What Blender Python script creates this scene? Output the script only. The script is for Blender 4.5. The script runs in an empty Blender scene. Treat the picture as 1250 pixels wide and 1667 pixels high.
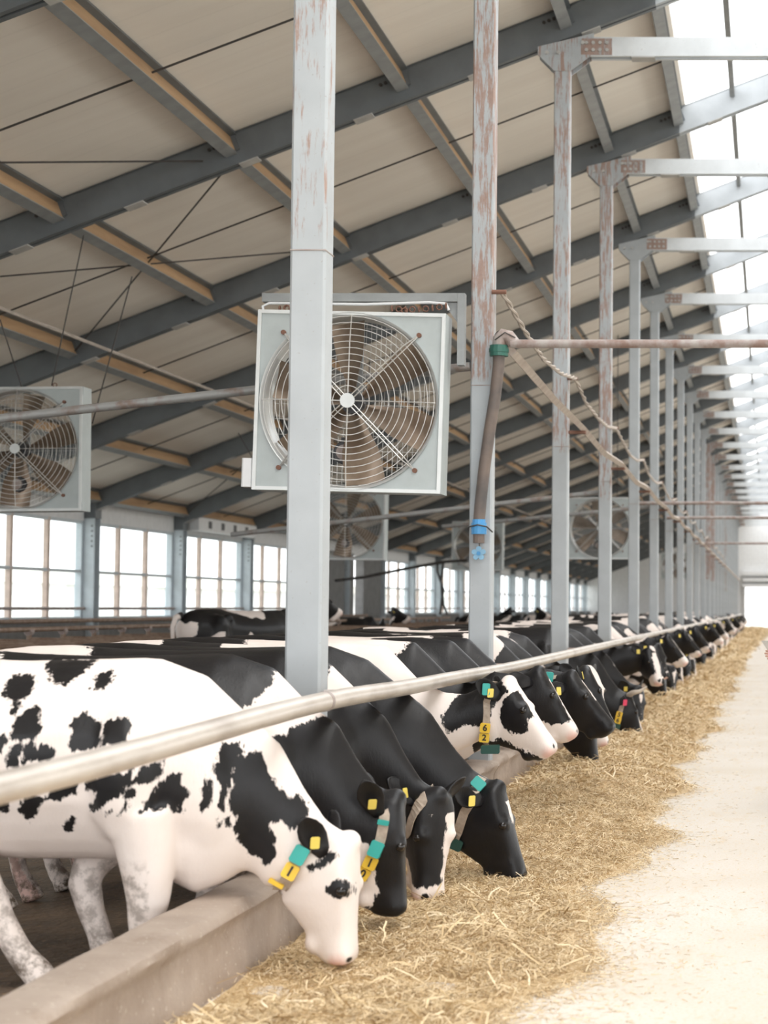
import bpy, bmesh, math, random
import numpy as np
from mathutils import Vector, Matrix
from mathutils.bvhtree import BVHTree
sc = bpy.context.scene
COL = sc.collection
rnd = random.Random(7)
PI = math.pi

# ---------------------------------------------------------------- camera
FPX, EYE = 3000.0, 1.52                      # focal length in pixels, eye height
PITCH = math.atan(157 / FPX)
cam = bpy.data.cameras.new('camera')
cam.sensor_fit = 'VERTICAL'
cam.sensor_height = 36.0
cam.lens = 36.0 * FPX / 1667.0
cam.shift_x = -(1250 - 625) / 1667.0
cam.clip_end = 600
cam_ob = bpy.data.objects.new('camera', cam)
COL.objects.link(cam_ob)
cam_ob.location = (0, 0, EYE)
cam_ob.rotation_euler = (PI / 2 + PITCH, 0, 0)
sc.camera = cam_ob
cam.dof.use_dof = True
cam.dof.focus_distance = 11.5
cam.dof.aperture_fstop = 3.0

# ---------------------------------------------------------------- sky and exposure
world = bpy.data.worlds.new('overcast_sky')
sc.world = world
world.use_nodes = True
wn = world.node_tree.nodes
bg = wn['Background']
bg.inputs[0].default_value = (0.97, 0.985, 1.0, 1)
bg.inputs[1].default_value = 1.5
sun_d = bpy.data.lights.new('veiled_sun', 'SUN')
sun_d.energy = 0.9
sun_d.angle = math.radians(40)
sun_d.color = (1.0, 0.96, 0.9)
sun = bpy.data.objects.new('veiled_sun', sun_d)
COL.objects.link(sun)
sun.rotation_euler = (math.radians(14), math.radians(28), 0)
sc.view_settings.view_transform = 'Standard'
sc.view_settings.look = 'None'
sc.view_settings.gamma = 1.0
sc.view_settings.use_curve_mapping = False
sc.view_settings.exposure = 1.2
sc.cycles.use_denoising = True
sc.cycles.max_bounces = 8
sc.cycles.diffuse_bounces = 6
sc.cycles.transparent_max_bounces = 12

def bp(x, y, Y):
    """point of the place at distance Y that the photograph shows at pixel x, y"""
    r, u = x - 1250, 833.5 - y
    dy = FPX * math.cos(PITCH) - u * math.sin(PITCH)
    dz = FPX * math.sin(PITCH) + u * math.cos(PITCH)
    t = Y / dy
    return Vector((r * t, Y, EYE + dz * t))

# ---------------------------------------------------------------- materials
def new_mat(name):
    m = bpy.data.materials.new(name)
    m.use_nodes = True
    nt = m.node_tree
    return m, nt, nt.nodes['Principled BSDF']

def nd(nt, kind, **kw):
    n = nt.nodes.new(kind)
    for k, v in kw.items():
        setattr(n, k, v)
    return n

def mixcol(nt, fac, a, b, blend='MIX'):
    n = nd(nt, 'ShaderNodeMix', data_type='RGBA', blend_type=blend)
    for s, v in ((n.inputs[0], fac), (n.inputs[6], a), (n.inputs[7], b)):
        if isinstance(v, (int, float)):
            s.default_value = v
        elif isinstance(v, tuple):
            s.default_value = (*v, 1)
        else:
            nt.links.new(v, s)
    return n.outputs[2]

def noise(nt, scale, detail=4, rough=0.55, stretch=None, coord='Object'):
    tc = nd(nt, 'ShaderNodeTexCoord')
    src = tc.outputs[coord]
    if stretch:
        mp = nd(nt, 'ShaderNodeMapping')
        mp.inputs['Scale'].default_value = stretch
        nt.links.new(src, mp.inputs[0])
        src = mp.outputs[0]
    n = nd(nt, 'ShaderNodeTexNoise')
    n.inputs['Scale'].default_value = scale
    n.inputs['Detail'].default_value = detail
    n.inputs['Roughness'].default_value = rough
    nt.links.new(src, n.inputs['Vector'])
    return n.outputs['Fac']

def mrange(nt, v, a, b, c=0.0, d=1.0):
    n = nd(nt, 'ShaderNodeMapRange')
    nt.links.new(v, n.inputs[0])
    for i, q in enumerate((a, b, c, d)):
        if isinstance(q, (int, float)):
            n.inputs[i + 1].default_value = q
        else:
            nt.links.new(q, n.inputs[i + 1])
    return n.outputs[0]

def mth(nt, op, a, b=None):
    n = nd(nt, 'ShaderNodeMath', operation=op)
    for i, v in enumerate((a, b)):
        if v is None:
            continue
        if isinstance(v, (int, float)):
            n.inputs[i].default_value = v
        else:
            nt.links.new(v, n.inputs[i])
    return n.outputs[0]

def simple(name, col, rough=0.6, metal=0.0, var=0.12, scale=6.0, stretch=None, col2=None, lo=0.35, hi=0.7, bump=0.0, bscale=40):
    m, nt, b = new_mat(name)
    c2 = col2 or tuple(max(0, c * (1 - var * 2)) for c in col)
    f = mrange(nt, noise(nt, scale, stretch=stretch), lo, hi)
    nt.links.new(mixcol(nt, f, col, c2), b.inputs['Base Color'])
    b.inputs['Roughness'].default_value = rough
    b.inputs['Metallic'].default_value = metal
    if bump:
        bn = nd(nt, 'ShaderNodeBump')
        bn.inputs['Strength'].default_value = bump
        bn.inputs['Distance'].default_value = 0.02
        nt.links.new(noise(nt, bscale, 6), bn.inputs['Height'])
        nt.links.new(bn.outputs[0], b.inputs['Normal'])
    return m

def rusty_paint(name, col):
    """light grey paint with rust streaks; the object's own 'rust' and 'rust_from' say how much and above what height"""
    m, nt, b = new_mat(name)
    base = mixcol(nt, mrange(nt, noise(nt, 3.5), 0.3, 0.75), col, tuple(c * 0.86 for c in col))
    at = nd(nt, 'ShaderNodeAttribute', attribute_type='OBJECT', attribute_name='rust')
    az = nd(nt, 'ShaderNodeAttribute', attribute_type='OBJECT', attribute_name='rust_from')
    sx = nd(nt, 'ShaderNodeSeparateXYZ')
    tc = nd(nt, 'ShaderNodeTexCoord')
    nt.links.new(tc.outputs['Object'], sx.inputs[0])
    above = mrange(nt, mth(nt, 'SUBTRACT', sx.outputs[2], az.outputs['Fac']), 0.0, 0.05)
    oi = nd(nt, 'ShaderNodeObjectInfo')
    def stn(scale, st, w):
        mp = nd(nt, 'ShaderNodeMapping')
        mp.inputs['Scale'].default_value = st
        nt.links.new(tc.outputs['Object'], mp.inputs[0])
        ad = nd(nt, 'ShaderNodeVectorMath', operation='ADD')
        nt.links.new(mp.outputs[0], ad.inputs[0])
        cmb = nd(nt, 'ShaderNodeCombineXYZ')
        nt.links.new(mth(nt, 'MULTIPLY', oi.outputs['Random'], 31.0 + w), cmb.inputs[2])
        nt.links.new(cmb.outputs[0], ad.inputs[1])
        n = nd(nt, 'ShaderNodeTexNoise')
        n.inputs['Scale'].default_value = scale
        n.inputs['Detail'].default_value = 7
        n.inputs['Roughness'].default_value = 0.72
        nt.links.new(ad.outputs[0], n.inputs['Vector'])
        return n.outputs['Fac']
    streak = stn(9.0, (3.2, 3.2, 0.35), 0)
    big = stn(1.6, (1, 1, 0.5), 5)
    v = mth(nt, 'ADD', mth(nt, 'MULTIPLY', streak, 0.75), mth(nt, 'MULTIPLY', big, 0.35))
    thr = mth(nt, 'SUBTRACT', 0.80, mth(nt, 'MULTIPLY', at.outputs['Fac'], 0.24))
    mask = mth(nt, 'MULTIPLY', mrange(nt, mth(nt, 'SUBTRACT', v, thr), 0.0, 0.06, 0, 0.8), above)
    rust = mixcol(nt, noise(nt, 30), (0.22, 0.11, 0.07), (0.38, 0.24, 0.185))
    c = mixcol(nt, mask, base, rust)
    spk = mrange(nt, noise(nt, 55, 2), 0.68, 0.72, 0, 0.35)
    c = mixcol(nt, spk, c, (0.22, 0.16, 0.12))
    nt.links.new(c, b.inputs['Base Color'])
    b.inputs['Roughness'].default_value = 0.55
    return m

M = {}
M['post'] = rusty_paint('rusty_post_paint', (0.42, 0.45, 0.475))
M['tie'] = rusty_paint('tie_beam_paint', (0.62, 0.65, 0.67))
M['ridge'] = simple('skylit_painted_rafter_steel', (0.40, 0.425, 0.445), 0.5, 0.1, var=0.05)  # same rafter steel, with the roof light's brightening put into its colour
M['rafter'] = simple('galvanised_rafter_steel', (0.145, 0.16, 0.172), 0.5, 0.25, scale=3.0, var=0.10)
M['galv'] = simple('galvanised_flange_steel', (0.30, 0.315, 0.32), 0.5, 0.2, scale=5, var=0.1)
M['timber'] = simple('purlin_timber', (0.50, 0.33, 0.19), 0.7, col2=(0.36, 0.225, 0.125), scale=1.2, stretch=(6, 0.6, 6))
M['darkbolt'] = simple('dark_steel', (0.055, 0.05, 0.048), 0.6, 0.3)
M['rustbolt'] = simple('rusty_bolt_steel', (0.20, 0.10, 0.07), 0.8)
M['bolt'] = simple('bright_bolt_steel', (0.55, 0.55, 0.54), 0.4, 0.5)
M['batten'] = simple('batten_plate_paint', (0.46, 0.45, 0.43), 0.6)
M['wallpaint'] = simple('white_sheet_wall', (0.72, 0.73, 0.74), 0.6, var=0.05)
M['column'] = simple('wall_column_paint', (0.52, 0.58, 0.62), 0.5, var=0.06)
M['mullion'] = simple('weathered_mullion_timber', (0.62, 0.49, 0.42), 0.7)
M['barbrown'] = simple('rusty_stall_pipe', (0.33, 0.245, 0.19), 0.55, 0.2, col2=(0.20, 0.125, 0.085), scale=9)
M['rail'] = simple('worn_feed_rail_steel', (0.60, 0.55, 0.50), 0.38, 0.3, col2=(0.38, 0.33, 0.29), scale=5, lo=0.45, hi=0.8, stretch=(2, 0.5, 2))
M['pipe'] = simple('weathered_pipe', (0.40, 0.365, 0.35), 0.6, 0.1, col2=(0.24, 0.16, 0.135), scale=10)
M['staypipe'] = simple('grey_stay_pipe', (0.34, 0.345, 0.345), 0.5, 0.3, col2=(0.22, 0.15, 0.12), scale=7, lo=0.5, hi=0.75)
M['board'] = simple('weathered_conduit_rail', (0.50, 0.44, 0.39), 0.7, col2=(0.36, 0.29, 0.25), scale=7)
M['rope'] = simple('pale_rope_cable', (0.50, 0.44, 0.39), 0.8)
M['wire'] = simple('dark_wire', (0.05, 0.045, 0.042), 0.6)
M['block'] = simple('concrete_block_masonry', (0.20, 0.20, 0.20), 0.9, scale=4)
M['fanbox'] = simple('fan_housing_paint', (0.43, 0.475, 0.48), 0.42, 0.1, var=0.05)
M['fanbright'] = simple('fan_edge_zinc', (0.62, 0.64, 0.64), 0.35, 0.3, var=0.04)
M['wireguard'] = simple('zinc_guard_wire', (0.62, 0.61, 0.59), 0.35, 0.5)
M['blade'] = simple('dusty_fan_blade', (0.30, 0.235, 0.18), 0.33, 0.55, col2=(0.17, 0.12, 0.085), scale=4)
M['motor'] = simple('dark_motor_casing', (0.06, 0.06, 0.065), 0.5, 0.3)
M['whitebox'] = simple('white_plastic_box', (0.75, 0.76, 0.78), 0.4, var=0.03)
M['hose'] = simple('dusty_black_hose', (0.17, 0.13, 0.11), 0.6, col2=(0.075, 0.07, 0.072), scale=4)
M['green'] = simple('green_plastic_fitting', (0.03, 0.13, 0.10), 0.5)
M['blue'] = simple('blue_plastic_fitting', (0.06, 0.30, 0.62), 0.4)
M['paleblue'] = simple('pale_blue_valve_plastic', (0.25, 0.48, 0.68), 0.5)

def wall_mats():
    # fibre-cement ceiling sheets with faint ribs across the slope
    m, nt, b = new_mat('cream_ceiling_sheet')
    f = mrange(nt, noise(nt, 1.2, stretch=(0.25, 2.2, 0.25)), 0.3, 0.75)
    c = mixcol(nt, f, (0.84, 0.79, 0.72), (0.76, 0.70, 0.63))
    w = nd(nt, 'ShaderNodeTexWave', wave_type='BANDS', bands_direction='Y')
    w.inputs['Scale'].default_value = 0.57
    tc = nd(nt, 'ShaderNodeTexCoord')
    nt.links.new(tc.outputs['Object'], w.inputs['Vector'])
    c = mixcol(nt, mrange(nt, w.outputs['Fac'], 0.985, 1.0, 0, 0.08), c, (0.40, 0.36, 0.32))
    nt.links.new(c, b.inputs['Base Color'])
    b.inputs['Roughness'].default_value = 0.55
    M['ceiling'] = m
    # swept concrete alley with dusting of chaff
    m, nt, b = new_mat('alley_concrete')
    c = mixcol(nt, mrange(nt, noise(nt, 0.9, 6), 0.35, 0.7), (0.74, 0.695, 0.64), (0.68, 0.62, 0.54))
    c = mixcol(nt, mrange(nt, noise(nt, 60, 4, 0.7), 0.52, 0.66, 0, 0.6), c, (0.62, 0.47, 0.28))
    c = mixcol(nt, mrange(nt, noise(nt, 4, 5, 0.6, (1, 0.25, 1)), 0.60, 0.72, 0, 0.5), c, (0.64, 0.50, 0.32))
    nt.links.new(c, b.inputs['Base Color'])
    b.inputs['Roughness'].default_value = 0.75
    M['alley'] = m
    # trodden dung floor
    m, nt, b = new_mat('dung_floor')
    c = mixcol(nt, mrange(nt, noise(nt, 3, 6), 0.35, 0.7), (0.155, 0.11, 0.072), (0.07, 0.05, 0.036))
    c = mixcol(nt, mrange(nt, noise(nt, 28, 6, 0.7, (1.4, 0.8, 1)), 0.58, 0.66, 0, 0.75), c, (0.34, 0.235, 0.12))
    nt.links.new(c, b.inputs['Base Color'])
    b.inputs['Roughness'].default_value = 0.55
    bn = nd(nt, 'ShaderNodeBump')
    bn.inputs['Strength'].default_value = 0.8
    bn.inputs['Distance'].default_value = 0.03
    nt.links.new(noise(nt, 14, 6), bn.inputs['Height'])
    nt.links.new(bn.outputs[0], b.inputs['Normal'])
    M['dung'] = m
    # feed barrier concrete: scuffed, damp patches
    m, nt, b = new_mat('feed_barrier_concrete')
    c = mixcol(nt, mrange(nt, noise(nt, 2.6, 6), 0.35, 0.72), (0.44, 0.365, 0.31), (0.31, 0.245, 0.20))
    c = mixcol(nt, mrange(nt, noise(nt, 5, 6, 0.65, (1.5, 1.5, 0.3)), 0.58, 0.70, 0, 0.45), c, (0.26, 0.19, 0.14))
    c = mixcol(nt, mrange(nt, noise(nt, 45, 3), 0.66, 0.70, 0, 0.6), c, (0.68, 0.62, 0.55))
    nt.links.new(c, b.inputs['Base Color'])
    b.inputs['Roughness'].default_value = 0.7
    bn = nd(nt, 'ShaderNodeBump')
    bn.inputs['Strength'].default_value = 0.5
    bn.inputs['Distance'].default_value = 0.02
    nt.links.new(noise(nt, 9, 8, 0.6), bn.inputs['Height'])
    nt.links.new(bn.outputs[0], b.inputs['Normal'])
    M['barrier'] = m
    # thin clear sheet of the windows
    m = bpy.data.materials.new('window_clear_sheet')
    m.use_nodes = True
    nt = m.node_tree
    out = nt.nodes['Material Output']
    tr = nd(nt, 'ShaderNodeBsdfTransparent')
    tr.inputs[0].default_value = (0.96, 0.98, 0.98, 1)
    gl = nd(nt, 'ShaderNodeBsdfGlossy')
    gl.inputs[1].default_value = 0.05
    ms = nd(nt, 'ShaderNodeMixShader')
    ms.inputs[0].default_value = 0.05
    nt.links.new(tr.outputs[0], ms.inputs[1])
    nt.links.new(gl.outputs[0], ms.inputs[2])
    nt.links.new(ms.outputs[0], out.inputs[0])
    M['pane'] = m
wall_mats()
M['ground'] = simple('pale_dry_field', (0.60, 0.60, 0.55), 0.9, scale=0.2)
M['outwall'] = simple('pale_outbuilding_render', (0.78, 0.78, 0.78), 0.8)
M['outroof'] = simple('weathered_outbuilding_roof', (0.55, 0.54, 0.48), 0.8)

# ---------------------------------------------------------------- mesh building
class MB:
    def __init__(s):
        s.v, s.f = [], []
    def raw(s, verts, faces):
        o = len(s.v)
        s.v += [tuple(p) for p in verts]
        s.f += [tuple(o + i for i in f) for f in faces]
        return s
    def box(s, x0, x1, y0, y1, z0, z1, T=None):
        v = [(x, y, z) for z in (z0, z1) for y in (y0, y1) for x in (x0, x1)]
        if T is not None:
            v = [T @ Vector(p) for p in v]
        return s.raw(v, [(0, 2, 3, 1), (4, 5, 7, 6), (0, 1, 5, 4), (1, 3, 7, 5), (3, 2, 6, 7), (2, 0, 4, 6)])
    def cbox(s, x0, x1, y0, y1, z0, z1, c):
        """upright box with chamfered vertical edges"""
        r = [(x0 + c, y0), (x1 - c, y0), (x1, y0 + c), (x1, y1 - c), (x1 - c, y1), (x0 + c, y1), (x0, y1 - c), (x0, y0 + c)]
        return s.prism([(x, y, z0) for x, y in r], (0, 0, z1 - z0))
    def prism(s, poly, ext):
        n = len(poly)
        e = Vector(ext)
        v = [Vector(p) for p in poly]
        v += [p + e for p in v]
        f = [tuple(range(n))[::-1], tuple(range(n, 2 * n))]
        f += [(i, (i + 1) % n, n + (i + 1) % n, n + i) for i in range(n)]
        return s.raw(v, f)
    def tube(s, pts, r, seg=8, caps=True, closed=False):
        pts = [Vector(p) for p in pts]
        n = len(pts)
        rr = r if isinstance(r, (list, tuple)) else [r] * n
        o = len(s.v)
        up = None
        for i, p in enumerate(pts):
            if closed:
                t = pts[(i + 1) % n] - pts[i - 1]
            else:
                t = pts[min(i + 1, n - 1)] - pts[max(i - 1, 0)]
            t.normalize()
            if up is None:
                up = Vector((0, 0, 1)) if abs(t.z) < 0.9 else Vector((1, 0, 0))
            a = t.cross(up).normalized()
            up = a.cross(t).normalized()
            for k in range(seg):
                th = 2 * PI * k / seg
                s.v.append(tuple(p + (a * math.cos(th) + up * math.sin(th)) * rr[i]))
        m = n if closed else n - 1
        for i in range(m):
            for k in range(seg):
                a0 = o + i * seg
                b0 = o + ((i + 1) % n) * seg
                k2 = (k + 1) % seg
                s.f.append((a0 + k, a0 + k2, b0 + k2, b0 + k))
        if caps and not closed:
            s.f.append(tuple(o + k for k in range(seg))[::-1])
            s.f.append(tuple(o + (n - 1) * seg + k for k in range(seg)))
        return s
    def ring(s, c, R, r, axis='Y', seg=40, sec=5):
        pts = []
        for i in range(seg):
            a = 2 * PI * i / seg
            u, w = R * math.cos(a), R * math.sin(a)
            pts.append(Vector(c) + (Vector((u, 0, w)) if axis == 'Y' else Vector((u, w, 0)) if axis == 'Z' else Vector((0, u, w))))
        return s.tube(pts, r, sec, closed=True)
    def cyl(s, a, b, r, seg=16):
        return s.tube([a, b], r, seg)
    def loft(s, rings):
        """closed skin through rings of equal length"""
        n = len(rings[0])
        o = len(s.v)
        for r in rings:
            s.v += [tuple(p) for p in r]
        for i in range(len(rings) - 1):
            for k in range(n):
                k2 = (k + 1) % n
                a, b = o + i * n, o + (i + 1) * n
                s.f.append((a + k, a + k2, b + k2, b + k))
        s.f.append(tuple(o + k for k in range(n))[::-1])
        s.f.append(tuple(o + (len(rings) - 1) * n + k for k in range(n)))
        return s
    def mesh(s, name, mats, smooth=False):
        me = bpy.data.meshes.new(name)
        me.from_pydata(s.v, [], s.f)
        for m in (mats if isinstance(mats, list) else [mats]):
            me.materials.append(m)
        if smooth:
            me.polygons.foreach_set('use_smooth', [True] * len(me.polygons))
        me.update()
        return me
    def build(s, name, mats, parent=None, smooth=False, loc=None, fix=True):
        me = s.mesh(name, mats, smooth)
        if fix:
            bm = bmesh.new()
            bm.from_mesh(me)
            bmesh.ops.recalc_face_normals(bm, faces=bm.faces)
            bm.to_mesh(me)
            bm.free()
        if smooth:
            me.set_sharp_from_angle(angle=math.radians(40))
        o = bpy.data.objects.new(name, me)
        COL.objects.link(o)
        if parent:
            o.parent = parent
        if loc is not None:
            o.location = loc
        return o

def tag(o, label, cat, group=None):
    o['label'] = label
    o['category'] = cat
    if group:
        o['group'] = group
    return o

def thing(name, label, cat, loc=(0, 0, 0), group=None):
    o = bpy.data.objects.new(name, None)
    o.empty_display_size = 0.1
    COL.objects.link(o)
    o.location = loc
    return tag(o, label, cat, group)

def struct(o):
    o['kind'] = 'structure'
    return o

def dup(o, parent=None, loc=None, label=None, group=None):
    c = o.copy()
    COL.objects.link(c)
    if parent:
        c.parent = parent
    if loc is not None:
        c.location = loc
    if label:
        c['label'] = label
    if group:
        c['group'] = group
    for ch in list(o.children):
        dup(ch, c)
    return c

ORD = ['zeroth', 'first', 'second', 'third', 'fourth', 'fifth', 'sixth', 'seventh', 'eighth', 'ninth', 'tenth',
       'eleventh', 'twelfth', 'thirteenth', 'fourteenth', 'fifteenth', 'sixteenth']
NF = 24
def FY(n):
    return 8.98 + 5.5 * (n - 1)

# ---------------------------------------------------------------- setting
PX0, PX1, PD = -2.35, -2.175, 0.17            # steel post: left face, right face, depth
WX = -13.5                                    # window wall
EX = 1.0                                      # ridge line
YE = 139.0                                    # far end wall
def zr(x):                                    # underside of the rafters
    return 8.645 + 0.388 * x
def zc(x):                                    # ceiling sheets lie on the rafters
    return zr(x) + 0.38

fl = MB()
ys = [-6 + i * 5 for i in range(30)]
fl.box(-2.3, 5.6, -6, YE + 2, -0.25, 0.0)
struct(fl.build('floor', M['alley']))
fl = MB().box(-13.45, -2.3, -6, YE + 2, -0.25, -0.005)
struct(fl.build('floor_cow_side', M['dung']))
struct(MB().box(-400, 400, -60, 420, -0.6, -0.27).build('ground', M['ground']))
# ceiling, left slope in view and the slope beyond the ridge light
def roof_slab(xa, xb, flip):
    xs = (xa, xb)
    f = lambda x: zc(2 * EX - x if flip else x)
    poly = [(xa, -6, f(xa)), (xb, -6, f(xb)), (xb, -6, f(xb) + 0.06), (xa, -6, f(xa) + 0.06)]
    return MB().prism(poly, (0, YE + 6.5, 0))
struct(roof_slab(-14.2, -1.16, False).build('ceiling', M['ceiling']))
struct(roof_slab(3.16, 16.2, True).build('ceiling_far_slope', M['ceiling']))
# low wall under the windows, fascia above
struct(MB().box(-13.72, -13.45, -6, YE, -0.1, 1.30).build('wall_left', M['block']))
struct(MB().box(-13.66, -13.52, -6, YE, 3.25, 3.72).build('wall_left_fascia', M['wallpaint']))
# end wall with the gateway
ew = MB()
ew.box(-13.7, -1.82, YE, YE + 0.25, 0, 9.5)
ew.box(3.9, 15.6, YE, YE + 0.25, 0, 9.5)
ew.box(-1.82, 3.9, YE, YE + 0.25, 3.1, 9.5)
struct(ew.build('wall_end', M['wallpaint']))
dr = MB()
dr.box(-1.84, -1.7, YE - 0.3, YE + 0.3, 0, 3.1)
dr.box(3.78, 3.92, YE - 0.3, YE + 0.3, 0, 3.1)
for z in (3.1, 3.55, 4.0):
    dr.box(-1.9, 4.0, YE - 0.5, YE - 0.05, z, z + 0.24)
dr.box(0.0, 0.06, YE - 0.05, YE + 0.05, 0, 3.1)
struct(dr.build('door_1', M['wallpaint']))

# windows, one per bay, and the wall columns between them
win = None
for n in range(1, NF + 1):
    y0, y1 = FY(n) + 0.28, FY(n + 1) - 0.11
    if n in (9, 10):
        continue
    if win is None:
        L = y1 - y0
        w = MB()
        for z in (1.30, 2.22, 3.19):
            w.box(-0.05, 0.05, 0, L, z, z + 0.06)
        w.box(-0.05, 0.05, 0, 0.05, 1.3, 3.25).box(-0.05, 0.05, L - 0.05, L, 1.3, 3.25)
        win = w.build('window_1', M['column'])
        struct(win)
        mm = MB()
        for k in (1, 2):
            mm.box(-0.04, 0.05, L * k / 3 - 0.055, L * k / 3 + 0.055, 1.3, 3.25)
        mm.build('window_frame', M['mullion'], win)
        MB().tube([(0.09, -0.1, 1.52), (0.09, L + 0.1, 1.52)], 0.03, 8).build('window_bar', M['pipe'], win)
        MB().box(-0.006, 0.0, 0.02, L - 0.02, 1.33, 3.22).build('pane', M['pane'], win)
        win.location = (-13.58, y0, 0)
    else:
        o = dup(win, None, (-13.58, y0, 0))
        o.name = 'window_%d' % n
col = None
for n in range(1, NF + 1):
    lab = ('pale blue-grey wall column between windows, %s roof frame along' % ORD[n]) if 5 < n < 11 else 'narrow wall column far along the window wall'
    if n < 6:
        lab = 'wall column beside the camera, outside the view'
    if col is None:
        col = thing('wall_column', lab, 'column', (WX, FY(n) + 0.085, 0))
        c = MB()
        c.box(-0.19, 0.19, -0.16, -0.14, 0, 3.3).box(-0.19, 0.19, 0.14, 0.16, 0, 3.3).box(-0.02, 0.02, -0.15, 0.15, 0, 3.3)
        c.build('shaft', M['column'], col)
        MB().box(-0.22, 0.2, -0.17, 0.17, 3.3, 3.62).build('knee_plate', M['rafter'], col)
        b = MB()
        for z in (2.75, 2.85, 2.95, 3.05, 3.15):
            for x in (-0.14, 0.14):
                b.cyl((x, -0.163, z), (x, -0.175, z), 0.016, 8)
        b.build('bolt_rows', M['darkbolt'], col)
    else:
        dup(col, None, (WX, FY(n) + 0.085, 0), lab, 'columns of the window wall' if n > 10 else 'columns of the window wall')
# concrete block infill in the ninth and tenth bays
bw = MB()
for (a, b_) in ((FY(9) + 0.3, FY(10) - 0.1), (FY(10) + 2.6, FY(11) - 0.1), (FY(10) + 0.3, FY(10) + 1.2)):
    bw.box(-13.68, -13.4, a, b_, 1.3, 3.3)
struct(bw.build('wall_left_blocks', M['block']))
# the yard outside
ob = MB().box(-48, -34, 30, 190, -0.3, 2.9)
nb = thing('outbuilding', 'long white farm building seen hazily through the windows', 'building', (-34, 60, -0.3))
MB().box(-12, 0, -40, 160, 0, 3.0).build('wall', M['outwall'], nb)
MB().prism([(-12.4, -40, 3.0), (0.4, -40, 3.0), (-6, -40, 4.0)], (0, 200, 0)).build('roof', M['outroof'], nb)
for y in (10, 40, 70):
    MB().box(0.0, 0.06, y, y + 6, 1.0, 2.1).build('window', M['column'], nb)

# ---------------------------------------------------------------- steel frame
def rafter_parts(root, xa, xb, nm='channel', mt=None):
    """double channel: two webs with flanges, batten plates under the gap"""
    q = math.sqrt(1 + 0.388 ** 2)
    for yy, sgn in ((-0.085, -1), (0.085, 1)):
        w = MB()
        def slab(za, zb, ya, yb):
            w.prism([(xa, ya, zr(xa) + za), (xb, ya, zr(xb) + za), (xb, ya, zr(xb) + zb), (xa, ya, zr(xa) + zb)], (0, yb - ya, 0))
        t = 0.012
        slab(t, 0.36, yy - sgn * 0.006 - t / 2, yy - sgn * 0.006 + t / 2)
        a, b_ = sorted((yy, yy - sgn * 0.06))
        slab(0, t + 0.006, a - 0.004, b_ + 0.004)
        slab(0.352, 0.372, a, b_)
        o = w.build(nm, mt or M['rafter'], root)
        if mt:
            o['label'] = 'rafter length under the roof light, its brightness painted in'
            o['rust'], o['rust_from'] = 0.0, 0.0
    x = xa + 0.4
    while x < xb - 0.3:
        MB().prism([(x, -0.092, zr(x) - 0.012), (x + 0.2, -0.092, zr(x + 0.2) - 0.012), (x + 0.2, -0.092, zr(x + 0.2) - 0.001), (x, -0.092, zr(x) - 0.001)], (0, 0.184, 0)).build('batten_plate', M['batten'], root)
        x += 1.25
    if mt:
        return
    bl = MB()
    for px in PUR:
        for d in (-0.35, -0.24, -0.13):
            xx = px + 0.02 + d * 0.5 - 0.1
            bl.cyl((xx, -0.092, zr(xx) + 0.27), (xx, -0.105, zr(xx) + 0.27), 0.02, 8)
    bl.build('bolt_row', M['darkbolt'], root)

PUR = (-1.24, -2.21, -4.0, -5.87, -7.75, -9.65, -11.5, -13.25)
raf = None
for n in range(1, NF + 1):
    lab = 'grey double-channel rafter, %s roof frame from the camera' % ORD[n] if n < 9 else 'small grey rafter in the dense far run of roof frames'
    g = None if n < 9 else 'far rafters'
    if raf is None:
        raf = thing('rafter', lab, 'rafter', (0, FY(n) + 0.085, 0))
        rafter_parts(raf, -13.7, -1.24)
        rafter_parts(raf, -1.24, EX, 'skylit_painted_channel', M['ridge'])  # upper rafter end split off to carry the painted-in skylight
    else:
        dup(raf, None, (0, FY(n) + 0.085, 0), lab, g)

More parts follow.
